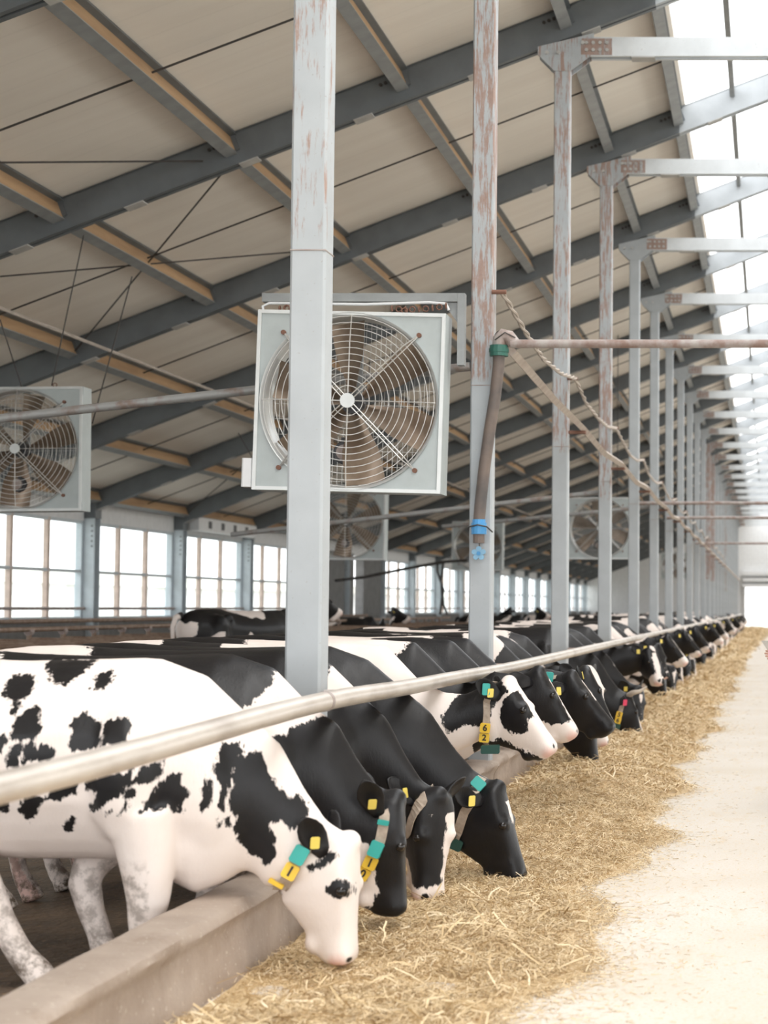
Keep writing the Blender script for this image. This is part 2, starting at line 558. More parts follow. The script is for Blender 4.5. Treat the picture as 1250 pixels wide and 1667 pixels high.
post = None
RUST = {1: (1.02, 3.30), 2: (1.14, 3.30), 3: (1.0, 3.2), 4: (1.12, 3.0), 5: (0.25, 3), 6: (0.2, 3), 7: (0.2, 3), 8: (0.7, 2.5), 9: (0.2, 3), 10: (0.3, 3), 12: (1.2, 2.6), 13: (1.2, 2.6), 17: (1.1, 2.4)}
PLAB = {1: 'nearest grey steel post, rust-flecked above its seam, rising past the big fan',
        2: 'rusty-topped grey post with the dusty hose strapped to its face',
        3: 'third grey post from the camera, rust-blotched, with a gusset under the rafter',
        4: 'fourth grey post from the camera, brown with rust along its upper half',
        5: 'fifth post from the camera, clean pale grey paint'}
for n in range(1, NF + 1):
    lab = PLAB.get(n) or ('%s pale grey steel post counting from the nearest' % ORD[n] if n < 10 else 'slim grey post in the crowded far run of posts')
    ru = RUST.get(n, (0.3, 3))
    loc = (0, FY(n), 0)
    if post is None:
        post = thing('steel_post', lab, 'post', loc)
        MB().cbox(PX0, PX1, 0, PD, 0.325, 7.72, 0.012).build('shaft', M['post'], post)
        xm = (PX0 + PX1) / 2
        MB().prism([(PX0 - 0.18, -0.012, 7.60), (PX0, -0.012, 7.42), (PX1, -0.012, 7.42), (PX1 + 0.26, -0.012, 7.62), (PX1 + 0.26, -0.012, 7.84), (PX0 - 0.18, -0.012, 7.69)], (0, 0.02, 0)).build('gusset_plate', M['post'], post)
        MB().prism([(PX0 - 0.18, PD, 7.60), (PX0, PD, 7.42), (PX1, PD, 7.42), (PX1 + 0.26, PD, 7.62), (PX1 + 0.26, PD, 7.84), (PX0 - 0.18, PD, 7.69)], (0, 0.02, 0)).build('gusset_plate', M['post'], post)
        MB().tube([(PX0, -0.001, 3.28), (PX1, -0.001, 3.28), (PX1, PD, 3.28)], 0.004, 5).build('weld_seam', M['pipe'], post)
        for x, z in ((PX1 + 0.14, 7.73), (PX0 + 0.05, 7.62), (PX0 - 0.08, 7.62)):
            MB().cyl((x, -0.012, z), (x, -0.035, z), 0.022, 8).build('bolt', M['bolt'], post)
        cur = post
    else:
        cur = dup(post, None, loc, lab, 'far posts along the feed rail' if n >= 10 else None)
    for ch in cur.children:
        if 'shaft' in ch.name or 'gusset' in ch.name:
            ch['rust'], ch['rust_from'] = ru

tie = None
for n in range(1, NF + 1):
    lab = 'pale steel tie beam reaching right from the %s post' % ORD[n] if 2 < n < 9 else ('tie beam above the frame of view' if n < 3 else 'thin white tie beam in the far stack beneath the roof light')
    loc = (0, FY(n) + 0.085, 0)
    if tie is None:
        tie = thing('tie_beam', lab, 'beam', loc)
        x0, x1 = PX1 + 0.12, 2 * EX - PX1 - 0.12
        for y, s in ((-0.085, 1), (0.085, -1)):
            w = MB()
            w.box(x0 + 0.1, x1 - 0.1, min(y, y + s * 0.01), max(y, y + s * 0.01), 7.6, 7.79)
            w.box(x0 + 0.1, x1 - 0.1, min(y, y + s * 0.05), max(y, y + s * 0.05), 7.588, 7.6)
            w.box(x0 + 0.1, x1 - 0.1, min(y, y + s * 0.05), max(y, y + s * 0.05), 7.79, 7.80)
            o = w.build('channel', M['tie'], tie)
            o['rust'], o['rust_from'] = 0.0, 0.0
        for xa in (x0, x1 - 0.34):
            o = MB().box(xa, xa + 0.34, -0.10, -0.086, 7.60, 7.78).build('splice_plate', M['post'], tie)
            o['rust'], o['rust_from'] = 1.4, 0.0
            b = MB()
            for i in range(4):
                for z in (7.65, 7.73):
                    b.cyl((xa + 0.06 + i * 0.075, -0.10, z), (xa + 0.06 + i * 0.075, -0.118, z), 0.02, 8)
            b.build('bolts', M['bolt'], tie)
        for k in range(4):
            xx = x0 + 0.55 + k * 1.5
            MB().box(xx, xx + 0.26, -0.088, 0.088, 7.572, 7.587).build('batten_plate', M['batten'], tie)
    else:
        dup(tie, None, loc, lab, 'far tie beams' if n >= 9 else None)

# purlins: one piece per bay, hung between rafters, timber web on a steel lip
PURLAB = ['ridge-edge', 'second', 'third', 'fourth', 'fifth', 'sixth', 'seventh', 'eighth']
ang = math.atan(0.388)
pur = {}
for r_, px in enumerate(PUR):
    for n in range(1, NF):
        y0, L = FY(n) + 0.085 + 0.095, 5.5 - 0.19
        if n < 8:
            lab = '%s purlin down from the roof light, between roof frames %s and %s' % (PURLAB[r_], ORD[n], ORD[n + 1])
        else:
            lab = 'tiny purlin in the far roof bays, %s row down from the roof light' % PURLAB[r_]
        if r_ not in pur:
            t = thing('purlin', lab, 'purlin', (px, y0, zr(px) + 0.115))
            T = Matrix.Rotation(-ang, 4, 'Y')
            edge = r_ < 2
            MB().box(-0.02, 0.05, 0, L, 0.012, 0.235, T).build('timber_web', M['galv'] if edge else M['timber'], t)
            MB().box(-0.075, 0.06, 0, L, -0.004, 0.012, T).box(-0.075, -0.067, 0, L, 0.012, 0.04, T).build('steel_lip', M['galv'], t)
            MB().box(0.05, 0.12, 0, L, 0.20, 0.235, T).build('top_flange', M['rafter'], t)
            for ya in (0.0, L - 0.012):
                MB().box(0.051, 0.10, ya, ya + 0.012, 0.03, 0.2, T).build('end_cleat', M['rafter'], t)
            pur[r_] = t
        else:
            dup(pur[r_], None, (px, y0, zr(px) + 0.115), lab, 'far purlins, %s row' % PURLAB[r_] if n >= 8 else None)
# roof light bars that run along the ridge glazing
for k, x in enumerate((-0.5, 0.35)):
    o = MB()
    for n in range(1, NF):
        o.box(x - 0.035, x + 0.035, FY(n) + 0.19, FY(n + 1) - 0.02, zr(x) + 0.22, zr(x) + 0.36)
    tag(o.build('roof_light_bar', M['galv']), 'grey glazing bar running lengthwise under the roof light, %s' % ('nearer the cream ceiling' if k == 0 else 'nearer the ridge'), 'bar')
# sag rods across the slope at mid bay, one per bay
rod = None
for n in range(1, NF):
    y = FY(n) + 0.085 + 2.75
    lab = 'dark sag rod crossing the ceiling between roof frames %s and %s' % (ORD[n], ORD[n + 1]) if n < 8 else 'hair-thin sag rod in the far ceiling bays'
    if rod is None:
        rod = MB().tube([(-13.4, 0, zr(-13.4) + 0.25), (-1.25, 0, zr(-1.25) + 0.25)], 0.011, 6).build('sag_rod', M['wire'])
        rod.location = (0, y, 0)
        tag(rod, lab, 'rod')
    else:
        dup(rod, None, (0, y, 0), lab, 'far sag rods' if n >= 8 else None)
# diagonal bracing rods under the ceiling
def brace(n0, xa, n1, xb, lab):
    a = Vector((xa, FY(n0) + 0.2, zr(xa) + 0.18))
    b_ = Vector((xb, FY(n1) + 0.0, zr(xb) + 0.18))
    tag(MB().tube([a, b_], 0.011, 6).build('brace_rod', M['wire']), lab, 'rod')
brace(2, -9.65, 3, -6.2, 'dark diagonal brace rod under the ceiling, upper left')
brace(3, -5.87, 4, -9.65, 'diagonal brace rod falling away from the fan toward the third rafter')
brace(3, -9.65, 4, -5.87, 'diagonal brace rod crossing the other below the third rafter')
brace(6, -9.65, 7, -13.25, 'diagonal brace rod over the window wall')

# ---------------------------------------------------------------- feed barrier, rail and pipes
RX = -1.965
seg = None
for k in range(25):
    y0, L = 3.7 + 5.5 * (k - 1), 5.48
    if seg is None:
        m = MB()
        # cross-section: rounded shoulder with a worn lip over the trough face
        pr = [(a + 0.085, b_ * 1.155) for a, b_ in [(-2.46, 0), (-2.46, 0.265), (-2.445, 0.285), (-2.41, 0.292), (-2.33, 0.290), (-2.26, 0.285), (-2.232, 0.268), (-2.226, 0.245), (-2.24, 0.222), (-2.252, 0.2), (-2.25, 0.1), (-2.242, 0.0)]]
        rings = []
        N = 40
        for i in range(N + 1):
            yy = L * i / N
            r_ = []
            for j, (x, z) in enumerate(pr):
                wv = 0.007 * math.sin(yy * 2.3 + j * 0.4) + 0.005 * math.sin(yy * 7.1 + j) + rnd.uniform(-0.003, 0.003)
                e = min(yy, L - yy)
                cut = 0.02 * max(0, 1 - e / 0.12) if z > 0.2 else 0
                r_.append((x + (wv if j > 1 else 0), yy, max(0, z + (wv * 0.9 if z > 0.15 else 0) - cut)))
            rings.append(r_)
        m.loft(rings)
        seg = m.build('feed_barrier', M['barrier'], smooth=True)
        seg.location = (0, y0, 0)
        tag(seg, 'concrete feed barrier length beside the camera, before the nearest cow', 'barrier')
    else:
        lab = {1: 'nearest scuffed concrete feed barrier length, under the neck of the white cow',
               2: 'concrete feed barrier length ending at the hose post, behind the feeding heads',
               3: 'concrete feed barrier length past the hose post, below the cow numbered 62',
               4: 'fourth concrete feed barrier length, beneath the row of raised heads'}.get(k, 'far concrete feed barrier length hidden among feeding cows')
        dup(seg, None, (0, y0, 0), lab, 'far feed barriers' if k > 4 else None)

RK = 1.965 / 2.07
ry = [(y_ * RK, EYE - (EYE - z_) * RK) for y_, z_ in [(-4.0, 1.03), (4.97, 1.036), (8.7, 1.087), (11.2, 1.065), (15.1, 1.045), (20, 1.05), (30, 1.054), (45, 1.054), (61, 1.054)]]
pts = []
for i in range(len(ry) - 1):
    for k in range(6):
        t = k / 6
        p0, p1, p2, p3 = (ry[max(i - 1, 0)], ry[i], ry[i + 1], ry[min(i + 2, len(ry) - 1)])
        y = p1[0] + (p2[0] - p1[0]) * t
        z = p1[1] + (p2[1] - p1[1]) * (3 * t * t - 2 * t ** 3)
        pts.append((RX, y, z))
pts.append((RX, ry[-1][0], ry[-1][1]))
rl = thing('feed_rail', 'long worn round steel rail over the cows necks, nearest length', 'rail', (0, 0, 0))
MB().tube(pts, 0.043, 20).build('pipe', M['rail'], rl, smooth=True)
MB().tube([(RX, 8.18, 1.108), (RX, 8.22, 1.108)], 0.0455, 20).build('weld_ring', M['pipe'], rl, smooth=True)
for n in range(1, 10):
    z = min(pts, key=lambda p: abs(p[1] - FY(n) - 0.09))[2]
    MB().cyl((PX1 - 0.002, FY(n) + 0.09, z - 0.002), (RX, FY(n) + 0.09, z - 0.002), 0.022, 10).build('bracket_stub', M['pipe'], rl, smooth=True)
tag(MB().tube([(RX, 61, 1.078), (RX, 135, 1.078)], 0.043, 12).build('feed_rail', M['rail'], smooth=True), 'second length of feed rail, beyond the gap far down the row', 'rail')

# sagging square conduit and rope cable that run along the posts
pts = []
for n in range(2, NF):
    z = {2: 3.56, 3: 3.50, 4: 3.52, 5: 3.55, 6: 3.53}.get(n, 3.56)
    pts += [(-2.035, FY(n) + 0.05, z), (-2.035, FY(n) + 2.8, z - 0.055)]
cd = thing('conduit_rail', 'weathered sagging wooden-looking conduit running post to post into the distance', 'conduit', (0, 0, 0))
MB().tube(pts, 0.045, 4).build('conduit', M['board'], cd)
for n in range(3, 16):
    z = pts[(n - 2) * 2][2]
    MB().box(PX1, -1.99, FY(n) + 0.02, FY(n) + 0.14, z - 0.075, z - 0.045).build('bracket', M['rustbolt'], cd)
pts = []
for n in range(2, 16):
    for t in (0, 0.25, 0.5, 0.75):
        pts.append((-2.10 + 0.01 * math.sin(n * 3 + t * 9), FY(n) - 0.02 + 5.5 * t, 4.02 - 0.16 * 4 * t * (1 - t)))
rp = thing('rope_cable', 'pale twisted rope cable looping from the hose post along the row', 'rope', (0, 0, 0))
cm = MB()
def helix(pts, off, r, R):
    out = []
    for i in range(len(pts) - 1):
        a, b_ = Vector(pts[i]), Vector(pts[i + 1])
        k = 14 if i < 16 else 3
        for j in range(k):
            t = j / k
            ph = off + (i * k + j) * 0.9
            out.append(a.lerp(b_, t) + Vector((R * math.cos(ph), 0, R * math.sin(ph))))
    return out
for off in (0, PI):
    cm.tube(helix(pts, off, 0, 0.012), 0.013, 5)
cm.build('rope', M['rope'], rp, smooth=True)
for n in range(2, 9):
    MB().cyl((PX1 - 0.01, FY(n) - 0.012, 4.02), (-2.07, FY(n) - 0.012, 4.02), 0.018, 10).build('insulator', M['rustbolt'], rp)

# cross pipes over the alley
def cross_pipe(n, z, x0, lab, r=0.034):
    o = MB().tube([(x0, FY(n) - 0.1, z), (5.9, FY(n) - 0.1, z)], r, 12).build('cross_pipe', M['pipe'], smooth=True)
    tag(o, lab, 'pipe')
cross_pipe(2, 3.595, -2.02, 'square-ended rusty pipe crossing the alley from the green coupling')
cross_pipe(6, 3.60, -2.6, 'second grey pipe crossing the alley, well behind the rusty one')
cross_pipe(7, 3.58, -2.3, 'third pipe crossing the alley, short and pale in the distance')
cross_pipe(10, 3.58, -2.3, 'most distant pipe crossing the alley near the end wall')
tag(MB().tube([(-2.36, FY(2) + 0.05, 3.435), (-4.05, FY(2) + 0.05, 3.25), (-6.06, FY(2) + 0.05, 3.023), (-9.5, FY(2) + 0.05, 2.63)], 0.036, 10).build('stay_pipe', M['staypipe'], smooth=True),
    'grey rust-speckled stay pipe sloping left behind the big fan', 'pipe')
tag(MB().tube([(-2.3, FY(6) + 0.25, 3.55), (-6.5, FY(6) + 0.25, 3.15)], 0.04, 10).build('stay_pipe', M['staypipe'], smooth=True),
    'pale stay pipe sloping left past the round fan behind the posts', 'pipe')
tag(MB().tube([(-2.3, FY(4) + 0.25, 3.15), (-7.5, FY(4) + 0.25, 2.55)], 0.035, 10).build('stay_pipe', M['staypipe'], smooth=True),
    'thin stay pipe passing in front of the low fan behind the nearest post', 'pipe')

# long thin line under the ceiling and hanging chains
tag(MB().tube([(-8.9, 6, 4.98), (-8.9, 40, 5.02), (-8.9, 100, 5.0)], 0.022, 6).build('service_line', M['rope']), 'pale straight service line under the ceiling, above the left fan', 'cable')

# hose on the second post
hs = thing('water_hose', 'dusty black drop hose on the second post, green coupling above, blue below', 'hose', (0, FY(2), 0))
HY = -0.075
hp = [(-2.115, HY, 3.56), (-2.118, HY, 3.42), (-2.14, HY, 3.2), (-2.185, HY, 2.9), (-2.225, HY, 2.6), (-2.25, HY, 2.35), (-2.262, HY, 2.19)]
MB().tube(hp, 0.046, 14).build('hose_pipe', M['hose'], hs, smooth=True)
MB().cyl((-2.115, HY, 3.50), (-2.115, HY, 3.585), 0.073, 14).cyl((-2.115, HY, 3.53), (-2.115, HY, 3.56), 0.078, 14).build('green_coupling', M['green'], hs)
el = [(-2.115, HY, 3.585), (-2.11, HY, 3.635), (-2.085, HY, 3.665), (-2.04, HY, 3.655), (-2.0, HY, 3.60)]
MB().tube(el, 0.055, 14).build('elbow', M['pipe'], hs, smooth=True)
MB().ring((-2.09, HY - 0.005, 3.645), 0.06, 0.006, 'Y', 20).tube([(-2.14, HY - 0.06, 3.62), (-2.06, HY - 0.06, 3.68), (-1.98, HY - 0.05, 3.64)], 0.005, 5).build('tie_wire', M['wire'], hs)
bc = MB()
bc.cyl((-2.262, HY, 2.10), (-2.262, HY, 2.19), 0.060, 14).cyl((-2.262, HY, 2.185), (-2.262, HY, 2.215), 0.052, 14)
bc.build('blue_coupling', M['blue'], hs)
MB().cyl((-2.262, HY, 2.03), (-2.262, HY, 2.10), 0.045, 12).build('threaded_end', M['hose'], hs)
MB().tube([(-2.36, -0.01, 2.13), (-2.33, HY - 0.06, 2.155), (-2.26, HY - 0.075, 2.17), (-2.19, HY - 0.06, 2.155), (-2.165, -0.01, 2.12)], 0.006, 6).build('strap_wire', M['wire'], hs)
vl = thing('tap_wheel', 'pale blue five-lobed tap handle hanging below the hose end', 'tap', (-2.262, FY(2) - 0.03, 1.95))
vm = MB()
for k in range(5):
    a = 2 * PI * k / 5 + PI / 2
    vm.cyl((0.036 * math.cos(a), -0.05, 0.036 * math.sin(a)), (0.036 * math.cos(a), -0.03, 0.036 * math.sin(a)), 0.021, 10)
vm.cyl((0, -0.048, 0), (0, -0.032, 0), 0.036, 12)
vm.build('handle', M['paleblue'], vl)
MB().cyl((0, -0.054, 0), (0, -0.046, 0), 0.016, 10).build('hub', M['blue'], vl)
MB().cyl((0, -0.03, 0), (0, 0.031, 0), 0.015, 10).tube([(0, -0.01, 0), (0, -0.01, 0.08)], 0.005, 6).build('stem', M['hose'], vl)

# ---------------------------------------------------------------- fans
def make_fan(name, label, loc, roll=0.0, turn=0.0, w=1.44, h=1.385, dep=0.27, box=True, rot=0.0):
    t = thing(name, label, 'fan', loc)
    t.rotation_euler = (0, roll, turn)
    R = 0.665
    hw, hh = w / 2, h / 2
    m = MB()
    # front sheet with round opening
    S = 64
    o = len(m.v)
    for i in range(S):
        a = 2 * PI * i / S
        c, s_ = math.cos(a), math.sin(a)
        k = min(hw / max(abs(c), 1e-6), hh / max(abs(s_), 1e-6))
        for (x, z, y) in ((c * k, s_ * k, 0.0), (c * R, s_ * R, 0.0), (c * R, s_ * R, 0.016), (c * k, s_ * k, 0.016)):
            m.v.append((x, y, z))
    for i in range(S):
        a, b_ = o + i * 4, o + ((i + 1) % S) * 4
        for k in range(4):
            k2 = (k + 1) % 4
            m.f.append((a + k, a + k2, b_ + k2, b_ + k))
    for (x0, x1, z0, z1) in ((-hw, hw, -hh, -hh + 0.012), (-hw, hw, hh - 0.012, hh), (-hw, -hw + 0.012, -hh + 0.012, hh - 0.012), (hw - 0.012, hw, -hh + 0.012, hh - 0.012)):
        m.box(x0, x1, 0.016, dep, z0, z1)
    m.build('housing', M['fanbox'], t)
    e = MB()
    for (x0, x1, z0, z1) in ((-hw, hw, -hh, -hh + 0.028), (-hw, hw, hh - 0.028, hh), (-hw, -hw + 0.028, -hh + 0.028, hh - 0.028), (hw - 0.028, hw, -hh + 0.028, hh - 0.028)):
        e.box(x0, x1, -0.016, -0.001, z0, z1)
    e.build('edge_frame', M['fanbright'], t)
    # inlet cone
    rg = []
    m = MB()
    prof = [(R + 0.02, -0.02), (R, -0.004), (R - 0.012, 0.05), (R - 0.014, 0.24), (R - 0.006, 0.24), (R + 0.005, 0.05), (R + 0.016, 0.0)]
    o = 0
    for i in range(56):
        a = 2 * PI * i / 56
        for r, y in prof:
            m.v.append((r * math.cos(a), y, r * math.sin(a)))
    P = len(prof)
    for i in range(56):
        a, b_ = i * P, ((i + 1) % 56) * P
        for k in range(P):
            k2 = (k + 1) % P
            m.f.append((a + k, a + k2, b_ + k2, b_ + k))
    m.build('inlet_ring', M['fanbright'], t, smooth=True)
    g = MB()
    for i in range(12):
        rr = 0.115 + (R - 0.125) * i / 11
        g.ring((0, -0.055 + 0.035 * (rr / R) ** 4, 0), rr, 0.0031, 'Y', 48, 5)
    for a in (0, PI / 2, PI, -PI / 2):
        g.tube([(0.05 * math.cos(a), -0.058, 0.05 * math.sin(a)), (0.45 * math.cos(a), -0.055, 0.45 * math.sin(a)), (R * math.cos(a), -0.02, R * math.sin(a))], 0.0045, 5)
    g.build('wire_guard', M['wireguard'], t)
    for a in (PI / 4, 3 * PI / 4, -PI / 4, -3 * PI / 4):
        st = MB()
        dx, dz = -math.sin(a) * 0.014, math.cos(a) * 0.014
        for s_ in (-1, 1):
            st.tube([(0.05 * math.cos(a) + s_ * dx, -0.065, 0.05 * math.sin(a) + s_ * dz), (0.6 * math.cos(a) + s_ * dx, -0.055, 0.6 * math.sin(a) + s_ * dz), (0.735 * math.cos(a), -0.012, 0.735 * math.sin(a))], 0.005, 6)
        st.build('guard_stay', M['wireguard'], t)
        MB().cyl((0.735 * math.cos(a), -0.022, 0.735 * math.sin(a)), (0.735 * math.cos(a), 0.0, 0.735 * math.sin(a)), 0.019, 10).build('bolt', M['rustbolt'], t)
    # rear mesh
    g = MB()
    for i in range(34):
        x = -0.64 + 1.28 * i / 33
        zz = math.sqrt(max(0.0, 0.655 ** 2 - x * x))
        g.box(x - 0.0015, x + 0.0015, dep - 0.012, dep - 0.009, -zz, zz)
    for i in range(11):
        z = -0.6 + 1.2 * i / 10
        xx = math.sqrt(max(0.0, 0.655 ** 2 - z * z))
        g.box(-xx, xx, dep - 0.009, dep - 0.006, z - 0.0015, z + 0.0015)
    g.build('rear_mesh', M['wireguard'], t)
    # support bars, hub, blades
    MB().box(-0.035, 0.035, 0.25, 0.29, -0.68, 0.68).build('support_bar', M['galv'], t)
    MB().cyl((0, -0.075, 0), (0, -0.055, 0), 0.056, 24).build('hub_disc', M['fanbright'], t)
    MB().cyl((0, -0.05, 0), (0, 0.25, 0), 0.03, 14).cyl((0, 0.08, 0), (0, 0.20, 0), 0.085, 18).build('hub', M['motor'], t)
    for k in range(6):
        a0 = math.radians(96 - 58.5 * k + rot)
        u = Vector((math.cos(a0), 0, math.sin(a0)))
        v = Vector((-math.sin(a0), 0, math.cos(a0)))
        n_ = Vector((0, 1, 0))
        rows = []
        for i in range(9):
            s_ = i / 8
            rad = 0.09 + (0.63 - 0.09) * s_
            wd = 0.055 + 0.10 * min(1, s_ * 1.9)
            tw = math.radians(52 - 30 * s_)
            row = []
            for j in range(7):
                q = j / 6 * 2 - 1
                off = v * (q * wd * math.cos(tw)) + n_ * (q * wd * math.sin(tw) + 0.035 * (1 - q * q))
                row.append(u * rad + off + Vector((0, 0.14, 0)))
            rows.append(row)
        bm_ = MB()
        vs = [p for r_ in rows for p in r_]
        fs = [(i * 7 + j, i * 7 + j + 1, (i + 1) * 7 + j + 1, (i + 1) * 7 + j) for i in range(8) for j in range(6)]
        nv = len(vs)
        th = Vector((0, 0.005, 0))
        vs2 = vs + [p + th for p in vs]
        fs2 = fs + [tuple(nv + q for q in reversed(f)) for f in fs]
        edge = [j for j in range(7)] + [i * 7 + 6 for i in range(1, 9)] + [8 * 7 + j for j in range(5, -1, -1)] + [i * 7 for i in range(7, 0, -1)]
        for i in range(len(edge)):
            a, b_ = edge[i], edge[(i + 1) % len(edge)]
            fs2.append((a, nv + a, nv + b_, b_))
        bm_.raw(vs2, fs2)
        bm_.build('blade', M['blade'], t, smooth=True)
    mo = MB().tube([(-0.06, 0.16, -0.38), (-0.06, 0.30, -0.38)], 0.085, 18)
    for k in range(8):
        mo.ring((-0.06, 0.18 + 0.02 * k, -0.38), 0.088, 0.005, 'Y', 20, 4)
    mo.box(-0.10, 0.0, 0.2, 0.3, -0.30, -0.26)
    mo.build('motor', M['motor'], t)
    MB().cyl((-0.06, 0.13, -0.38), (-0.06, 0.16, -0.38), 0.06, 16).build('drive_pulley', M['pipe'], t)
    if box:
        sb = MB().cbox(-hw - 0.085, -hw, -0.01, 0.10, -hh + 0.02, -hh + 0.24, 0.012)
        sb.build('switch_box', M['whitebox'], t)
    for x in (-hw + 0.2, hw - 0.33):
        MB().ring((x, 0.05, hh + 0.025), 0.022, 0.006, 'Y', 14, 5).build('eye_bolt', M['rustbolt'], t)
    return t

f1 = bp(568.5, 653.5, 14.05)
fan1 = make_fan('barn_fan', 'large square grey barn fan in the centre, half hidden by the nearest post', f1, roll=math.radians(1.3))
f2 = bp(28, 731, 20.4)
fan2 = make_fan('barn_fan', 'square barn fan hanging on chains at the left edge, above the windows', f2, roll=math.radians(-0.5), box=False, rot=-18)
def fan_copy(src, loc, label, roll, rot):
    f = dup(src, None, loc, label)
    f.rotation_euler = (0, roll, 0)
    return f
for (px, py, Y_, lab) in ((563, 850, 33.8, 'the dim lower fan by the nearest post'), (777, 889, 52, 'the shadowy fan behind the blue coupling'), (976, 860, 41.3, 'the pale fan between the posts'), (1098, 921, 96.5, 'the tiny fan among the far posts')):
    p_ = bp(px, py, Y_) + Vector((0.39, 0.05, 0.7))
    tag(MB().tube([p_, (p_.x, p_.y, zr(p_.x) + 0.36)], 0.01, 6).build('hanging_wire', M['wire']), 'straight hanging wire over ' + lab, 'wire')
fan_copy(fan2, bp(563, 850, 33.8), 'dim lower fan peeping out right of the nearest post', 0.01, 0)
fan_copy(fan2, bp(777, 889, 52), 'small shadowy fan behind the blue hose coupling', 0.01, 0)
fan_copy(fan1, bp(976, 860, 41.3), 'pale fan seen between the third, fourth and fifth posts', 0.0, 0)
fan_copy(fan1, bp(1098, 921, 96.5), 'tiny fan lost among the far posts', 0.0, 0)

# bracket that carries the big fan
br = thing('fan_bracket', 'grey angle bracket from the hose post holding up the big fan', 'bracket', (0, 14.2, 0))
bx = bp(428, 481, 14.2).x
m = MB().box(bx, PX0 - 0.056, -0.03, 0.06, 3.895, 3.96)
m.build('arm', M['galv'], br)
MB().box(PX0 - 0.055, PX0 + 0.0, -0.03, 0.06, 3.40, 3.96).build('upright', M['galv'], br)
MB().prism([(PX0 - 0.05, 0.0, 3.89), (PX0 - 0.17, 0.0, 3.89), (PX0 - 0.05, 0.0, 3.72)], (0, 0.01, 0)).build('corner_plate', M['galv'], br)
cb = MB().tube([(bx + 0.02, -0.04, 3.785), (bx + 0.01, -0.04, 3.855), (bx + 0.06, -0.04, 3.880), (bx + 0.8, -0.04, 3.870), (bx + 1.3, -0.04, 3.885), (PX0 - 0.14, -0.04, 3.875), (PX0 - 0.12, -0.04, 3.825)], 0.011, 8)
tag(cb.build('power_cable', M['whitebox'], smooth=True), 'white power cable looped under the big fan bracket arm', 'cable').location = (0, 14.2, 0)
def chain(a, b_, lab, sag=0.0):
    a, b_ = Vector(a), Vector(b_)
    L = (b_ - a).length
    k = max(3, int(L / 0.05))
    m = MB()
    for i in range(k):
        p = a.lerp(b_, (i + 0.5) / k)
        q = (i + 0.5) / k
        p.z -= sag * 4 * q * (1 - q)
        m.ring(p, 0.022, 0.0055, 'Y' if i % 2 else 'X', 8, 4)
    tag(m.build('chain', M['rustbolt']), lab, 'chain')
chain((-2.93, 14.13, 3.835), (-2.46, 14.13, 3.86), 'rusty chain lying along the top of the big fan, right', 0.02)
chain((-3.80, 14.13, 3.835), (-3.62, 14.13, 3.85), 'short rusty chain on the top left of the big fan', 0.01)
def hang(p0, p1, lab, r=0.007):
    tag(MB().tube([p0, p1], r, 6).build('hanging_wire', M['wire']), lab, 'wire')
hang(bp(84, 628, 20.55), bp(138, 375, 20.7), 'thin wire holding the left fan, rising to the ceiling')
hang(bp(0, 520, 20.9), bp(45, 660, 20.9), 'thin wire crossing the face of the left fan')
hang(bp(150, 690, 20.9), bp(215, 450, 20.9), 'dark hanging wire to the right of the left fan')
hang(bp(388, 705, 30.0), bp(425, 770, 30.0), 'short slack wire left of the switch box of the big fan')

# black lines swinging across the far aisle
dc = MB().tube([bp(545, 945, 50), bp(590, 940, 50), bp(660, 926, 50), bp(720, 915, 50), bp(760, 912, 50)], 0.045, 6).build('drooping_cable', M['wire'], smooth=True)
tag(dc, 'black drooping cable between the nearest and second posts, with a hanging tail', 'cable')
MB().tube([bp(722, 914, 50), bp(718, 945, 50), bp(722, 985, 50), bp(728, 1000, 50)], 0.035, 6).build('hanging_tail', M['wire'], dc, smooth=True)
MB().tube([bp(712, 916, 50), bp(712, 930, 50), bp(722, 960, 50), bp(716, 1000, 50)], 0.035, 6).build('hanging_tail', M['wire'], dc, smooth=True)

# white slotted bracket on the window wall
vb = thing('slotted_vent', 'white panel with four square holes above the third window', 'vent', (-13.3, 0, 0))
y0, y1 = FY(7) + 0.4, FY(8) - 0.3
zt = 3.62
m = MB().box(0, 0.2, y0, y1, zt - 0.30, zt)
m.build('panel', M['wallpaint'], vb)
for k in range(4):
    yy = y0 + (y1 - y0) * (0.18 + 0.21 * k)
    MB().box(0.2, 0.21, yy - 0.12, yy + 0.12, zt - 0.23, zt - 0.06).build('hole', M['motor'], vb)

# ---------------------------------------------------------------- cubicle pipes by the windows
sd = None
for k in range(34):
    y = 16.6 + 1.2 * k
    loc = (-10.0, y, 0)
    lab = 'looped brown pipe divider in the cubicle row by the windows'
    if sd is None:
        sd = thing('stall_divider', lab, 'stall divider', loc, 'cubicle dividers')
        arc = [(0.0, 0, 1.10), (1.45, 0, 1.07)]
        for i in range(9):
            a = PI / 2 - PI * i / 8
            arc.append((1.5 + 0.27 * math.cos(a), 0, 0.80 + 0.27 * math.sin(a)))
        arc += [(1.3, 0, 0.53), (0.0, 0, 0.45)]
        MB().tube(arc, 0.032, 8).build('loop_pipe', M['barbrown'], sd, smooth=True)
        MB().cyl((0, 0, -0.02), (0, 0, 1.2), 0.035, 10).build('upright', M['barbrown'], sd)
        MB().cyl((-0.0, -0.06, 1.2), (-0.0, 0.06, 1.2), 0.05, 10).build('clamp', M['pipe'], sd)
    else:
        dup(sd, None, loc, lab)
tag(MB().tube([(-10.0, 10, 1.235), (-10.0, 58, 1.235)], 0.035, 10).build('neck_rail', M['barbrown'], smooth=True), 'long brown neck rail along the tops of the cubicle dividers', 'rail')
tag(MB().tube([(-12.6, 10, 1.30), (-12.6, 58, 1.30)], 0.04, 10).build('wall_rail', M['barbrown'], smooth=True), 'brown rail running just below the window sills', 'rail')
